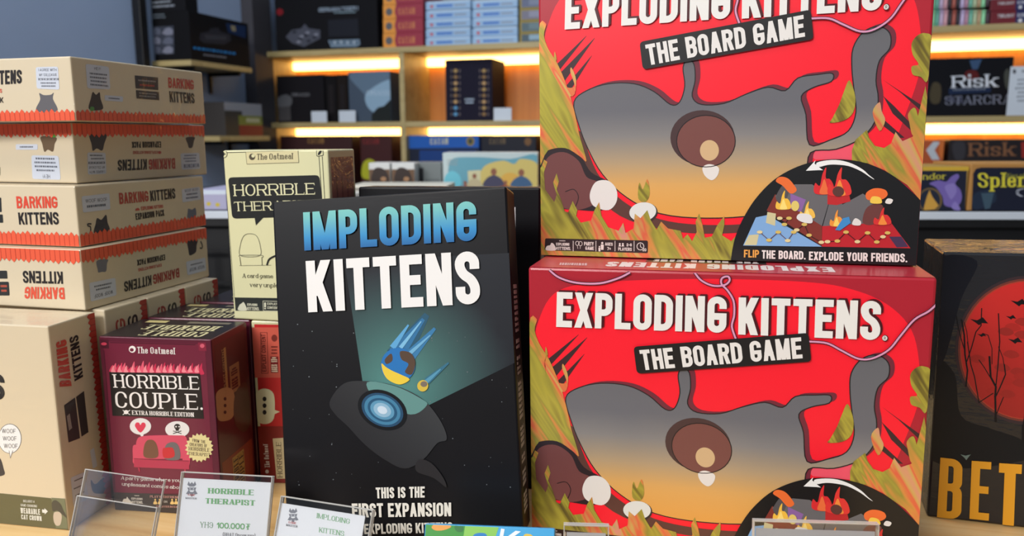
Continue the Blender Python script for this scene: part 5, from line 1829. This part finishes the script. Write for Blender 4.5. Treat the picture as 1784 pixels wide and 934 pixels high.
for dx_, dy_, c in ((4.2, -3.2, (72, 14, 22)), (2.6, -2., (72, 14, 22)), (0, 0, (230, 228, 224))):
    p.text('EXPLODING', *[(x + dx_, y + dy_) for x, y in e0], c, 'bebas')
    p.text('KITTENS', *[(x + dx_, y + dy_) for x, y in e1], c, 'bebas')
    p.up()
p.build('title_lettering', b.children[-1])
p = Panel(RLm, RW, RD, RH, 'top', 'gloss')
p.rect(.001, RW - .001, .001, RD - .001, (186, 44, 60))
p.up()
V = Vector
p.text_uv('EXPLODING KITTENS', V((RW * .78, .012)), V((RW * .2, .012)), V((RW * .2, .033)), V((RW * .78, .033)), (236, 226, 224), 'bebas')
p.rect(RW * .3, RW * .62, .036, .058, (40, 30, 32))
p.up()
p.text_uv('THE BOARD GAME', V((RW * .6, .039)), V((RW * .32, .039)), V((RW * .32, .055)), V((RW * .6, .055)), (226, 216, 214), 'bebas')
p.scribble((972, 456), (1030, 457), (1030, 466), (968, 465), 1, (220, 170, 176), 3)
p.build('top_print', b)
c = copy_tree(red_lower)
c.matrix_world = RUm
c['label'] = 'big red board game box stacked on top of the other red box'

# ------------------------------------------------------------------ dark box with a red moon
BWm = pose(.4480, .5500, -.2974, -18.5, 0, -1.2)
bw, bd, bh = .25, .085, .2125
k7_ = K(1590, 410, 1.7835)
b = game_box('board_game', 'dark navy board game box with a red moon and yellow letters, beside the red boxes', BWm, bw, bd, bh, (16, 18, 26), 'wrap', None, bev=.0018)
p = Panel(BWm, bw, bd, bh, 'front', 'dark')
p.px(smooth(k7_(60, 400, 130, 430, 150, 560, 240, 600, 345, 640, 346, 700, 60, 700)), (17, 21, 27))
p.px(smooth(k7_(70, 90, 200, 80, 150, 200, 100, 380, 70, 380)), (19, 22, 32))
p.up()
mc = (1790, 610)
for rr, cc in ((126, (58, 44, 48)), (121, (112, 56, 48)), (117.5, (170, 62, 48))):
    p.px(oval(*mc, rr, rr * 1.03, 0, 48), cc)
    p.up()
p.px(oval(*mc, 115.5, 119, 0, 48), None, 0, lambda u, v: tuple(a + (c_ - a) * (.45 + .55 * v) for a, c_ in zip((120, 40, 34), (204, 46, 44))), 10, 12)
p.up()
rg = random.Random(5)
for i in range(14):
    x, y = 1700 + rg.random() * 84, 560 + rg.random() * 140
    p.px(smooth([(x - 14, y), (x - 5, y - 7), (x + 8, y - 5), (x + 14, y + 3), (x, y + 7)]), (150 + rg.randrange(20), 42, 38))
p.up()
TK = (20, 18, 22)
for pts, w0 in (([(258, 580), (256, 500), (258, 470), (242, 440), (238, 375)], 3.2), ([(258, 500), (272, 470), (288, 432), (284, 400)], 2.), ([(258, 470), (264, 410), (270, 330), (266, 242)], 1.8), ([(240, 440), (222, 410), (205, 386)], 1.5), ([(266, 345), (280, 380), (286, 420)], 1.2), ([(258, 560), (270, 530), (282, 502)], 1.4), ([(246, 400), (246, 350), (234, 310), (216, 304)], 1.3),
                ([(165, 470), (170, 420), (162, 370), (160, 310), (152, 262)], 2.6), ([(165, 400), (182, 350), (196, 300), (212, 280), (214, 226)], 1.7), ([(162, 360), (150, 320), (140, 280), (136, 250)], 1.5), ([(170, 330), (180, 400), (192, 440), (206, 520)], 1.8), ([(204, 520), (250, 490)], 1.6), ([(172, 340), (168, 300), (160, 270)], 1.2)):
    p.line(k7_(*[v for q in pts for v in q]), w0, TK)
for x, y, q in ((206, 268, 1.4), (305, 255, .8), (318, 328, 1.1), (214, 310, .7), (330, 210, 1.3)):
    p.px(k7_(x - 20 * q, y - 6 * q, x - 4 * q, y - 3 * q, x + 8 * q, y - 10 * q, x + 20 * q, y + 4 * q, x + 6 * q, y + 3 * q, x, y + 8 * q, x - 8 * q, y + 2 * q), TK)
p.up()
p.px(k7_(340, 600, 346, 556, 360, 560, 360, 640, 340, 640), TK)
YE = (226, 160, 44)
p.text('B', *k7_(86, 690, 155, 697, 150, 884, 75, 876), YE, 'bebas', None, .125)
p.text('E', *k7_(183, 700, 244, 704, 236, 886, 176, 880), YE, 'bebas', None, .125)
p.text('T', (1740.5, 806.5), (1780, 809), (1775, 944), (1735, 941), YE, 'bebas', None, .12)
p.px(k7_(148, 680, 164, 684, 180, 680, 172, 690, 166, 698, 160, 690), (110, 130, 124))
p.build('front_print', b)

# ------------------------------------------------------------------ acrylic price holders
PAPER = (226, 228, 234)


def holder(name, label, mw, W, H, paper=None):
    t = thing(name, label, 'price holder', mw, 'clear acrylic price holders')
    link('back_sheet', box_mesh('back_sheet', -W / 2, W / 2, .0026, .0040, 0, H, M['acrylic']), t)
    link('front_sheet', box_mesh('front_sheet', -W / 2, W / 2, 0, .0014, .001, H - (.0 if paper else .018), M['acrylic']), t)
    e = .00032
    hf = H if paper else H - .018
    link('polished_edge', multi_mesh('polished_edge', [(-W / 2 - e, W / 2 + e, .0026, .0041, H - e, H + e), (-W / 2 - e, -W / 2 + e, .0026, .0041, 0, H), (W / 2 - e, W / 2 + e, .0026, .0041, 0, H), (-W / 2 - e, W / 2 + e, 0, .0014, hf - e, hf + e), (-W / 2 - e, -W / 2 + e, 0, .0014, 0, hf), (W / 2 - e, W / 2 + e, 0, .0014, 0, hf)], M['edge']), t)
    lean = mw.to_3x3() @ Vector((0, 0, 1))
    ft = link('foot', box_mesh('foot', -W / 2, W / 2, 0, .035, 0, .0016, M['acrylic']), t)
    ft.matrix_local = Matrix.Rotation(math.acos(max(-1, min(1, lean.z))), 4, 'X')
    return t


def emblem(p, cx, cy, s):
    """small armoured mask mark above two lines of type"""
    G = (126, 128, 138)
    for pts in ((-7, -16, -10, -8, -5, -4, 5, -4, 10, -8, 7, -16, 4, -10, 0, -14, -4, -10), (-10, -2, 10, -2, 8, 4, -8, 4), (-13, 12, -7, 3, -3, 8, -6, 14), (13, 12, 7, 3, 3, 8, 6, 14), (-5, 8, 5, 8, 3, 16, 0, 19, -3, 16)):
        p.px([(cx + pts[i] * s, cy + pts[i + 1] * s) for i in range(0, len(pts), 2)], G)
    p.up()
    p.px([(cx - 5 * s, cy - .5 * s), (cx - 1.5 * s, cy + 1.6 * s), (cx - 5 * s, cy + 2 * s)], PAPER)
    p.px([(cx + 5 * s, cy - .5 * s), (cx + 1.5 * s, cy + 1.6 * s), (cx + 5 * s, cy + 2 * s)], PAPER)


GREEN = (118, 172, 122)
HA = pose(-.2783, .4901, -.2990, -16.5, -21.7, .0)
holder('price_holder', 'empty clear acrylic price holder before the maroon box', HA, .0666, .0746)
HB = pose(-.2003, .4895, -.2990, -7.35, -19.6, 0)
hW, hH = .0657, .0746
t = holder('price_holder', 'acrylic holder with white paper printed with a green name and price', HB, hW, hH, True)
PB = HB @ Matrix.Translation((0, .0016, .002))
pp = link('price_paper', box_mesh('price_paper', -hW / 2 + .001, hW / 2 - .001, 0, .0008, 0, hH - .006, M['card'], 0, PAPER), t)
pp.matrix_parent_inverse = Matrix()
pp.location = (0, .0016, .002)
pp['label'] = 'white price paper'
p = Panel(PB, hW - .002, .0008, hH - .006, 'front')
emblem(p, *k6(1041, 260), .78)
p.text('GAME', *k6(1004, 308, 1072, 311, 1072, 327, 1004, 324), (190, 96, 96), 'serif_bold')
p.text('MASTER', *k6(986, 337, 1086, 342, 1086, 358, 986, 353), (84, 84, 92), 'serif_bold')
p.text('HORRIBLE', *k6(1184, 256, 1594, 272, 1592, 322, 1182, 304), GREEN, 'fat')
p.text('THERAPIST', *k6(1160, 346, 1606, 366, 1604, 414, 1158, 394), GREEN, 'fat')
p.text('Y\u041d\u042d'.replace('\u041d', 'H'), *k6(1114, 556, 1232, 562, 1230, 612, 1112, 606), (112, 150, 116), 'serif_light')
p.text('100.000', *k6(1262, 562, 1512, 572, 1510, 626, 1260, 614), GREEN, 'bebas')
p.text('\u20ae', *k6(1518, 573, 1562, 575, 1560, 628, 1516, 626), GREEN, 'serif_bold')
p.text('(H\u04e8AT Opco\u043d \u04af\u043d\u044d)', *k6(1316, 652, 1614, 664, 1612, 696, 1314, 684), (110, 112, 116), 'serif')
o = p.build('printed_text', pp)
HC = pose(-.1287, .4468, -.2990, -17, -23.4, .4)
t = holder('price_holder', 'acrylic holder with white price paper, tilted before the big black box', HC, .0656, .0742, True)
pp = link('price_paper', box_mesh('price_paper', -.0656 / 2 + .0015, .0656 / 2 - .004, 0, .0008, 0, .0742 - .0062, M['card'], 0, PAPER), t)
pp.location = (-.001, .0016, .002)
PC = HC @ Matrix.Translation((-.001, .0016, .002))
p = Panel(PC, .0656 - .004, .0008, .0742 - .0062, 'front')
k7b = K(470, 840, 3.717)
emblem(p, *k7b(151, 212), .74)
p.text('GAME', *k7b(122, 252, 174, 260, 172, 274, 120, 266), (190, 96, 96), 'serif_bold')
p.text('MASTER', *k7b(108, 270, 182, 282, 180, 296, 106, 284), (84, 84, 92), 'serif_bold')
p.text('IMPLODING', *k7b(306, 200, 521, 240, 518, 272, 303, 232), GREEN, 'serif')
p.text('KITTENS', *k7b(320, 292, 484, 318, 482, 350, 318, 324), GREEN, 'serif')
p.build('printed_text', pp)
for nm, lab, tl, tr in (('a', 'acrylic price holder low before the red boxes, beside the green and blue box', (983, 928), (1061, 930)), ('b', 'wide acrylic price holder with white paper, low before the red boxes', (1322, 918), (1536, 930))):
    Y = .43
    a, c = CAM + ray(*tl) * (Y / ray(*tl).y), CAM + ray(*tr) * (Y / ray(*tr).y)
    W = (c - a).length
    H = (a.z + c.z) / 2 - (TZ)
    mw = Matrix.Translation(((a.x + c.x) / 2, Y, TZ + .001)) @ Matrix.Rotation(R(-4), 4, 'Z') @ Matrix.Rotation(R(-6), 4, 'X')
    t = holder('price_holder', lab, mw, W, H * 1.0, True)
    pp = link('price_paper', box_mesh('price_paper', -W / 2 + .0015, W / 2 - .0015, 0, .0008, 0, H - .007, M['card'], 0, PAPER), t)
    pp.location = (0, .0016, .002)

# ------------------------------------------------------------------ small green and blue box at the table edge
mw = pose(-.0170, .448, -.2932, -5, -26, 0)
W, D, H = .0835, .015, .0535
b = game_box('card_game_box', 'small green and blue printed game box tilted before the big black box', mw, W, D, H, (64, 160, 214), 'gloss', None, bev=.001)
p = Panel(mw, W, D, H, 'front', 'gloss')
p.rect(0, W, 0, H, (64, 160, 214))
p.up()
p.px([(725, 905), (815, 905), (800, 1010), (690, 1010)], (52, 140, 50))
p.px([(812, 905), (872, 910), (838, 1010), (796, 1010)], (130, 190, 84))
p.px([(690, 920), (738, 900), (712, 960), (690, 1010), (670, 1010)], (36, 38, 40))
p.up()
p.px(smooth([(752, 918), (762, 911), (778, 912), (786, 918), (772, 924), (758, 924)]), (216, 150, 66))
p.px(smooth([(792, 917), (806, 916), (806, 926), (796, 926)]), (38, 110, 50))
p.px(smooth([(708, 934), (712, 926), (722, 924), (726, 932), (718, 940)]), (214, 176, 76))
p.px(smooth([(824, 934), (832, 929), (846, 930), (848, 940), (830, 942)]), (36, 120, 190))
p.text('K', (873, 921), (906, 926), (900, 962), (866, 957), (226, 236, 244), 'bebas')
p.text('S', (912, 929), (932, 932), (928, 962), (908, 959), (214, 186, 80), 'bebas')
p.build('front_print', b)
p = Panel(mw, W, D, H, 'left', 'gloss')
p.rect(0, D, 0, H, (60, 150, 206))
p.build('side_print', b)
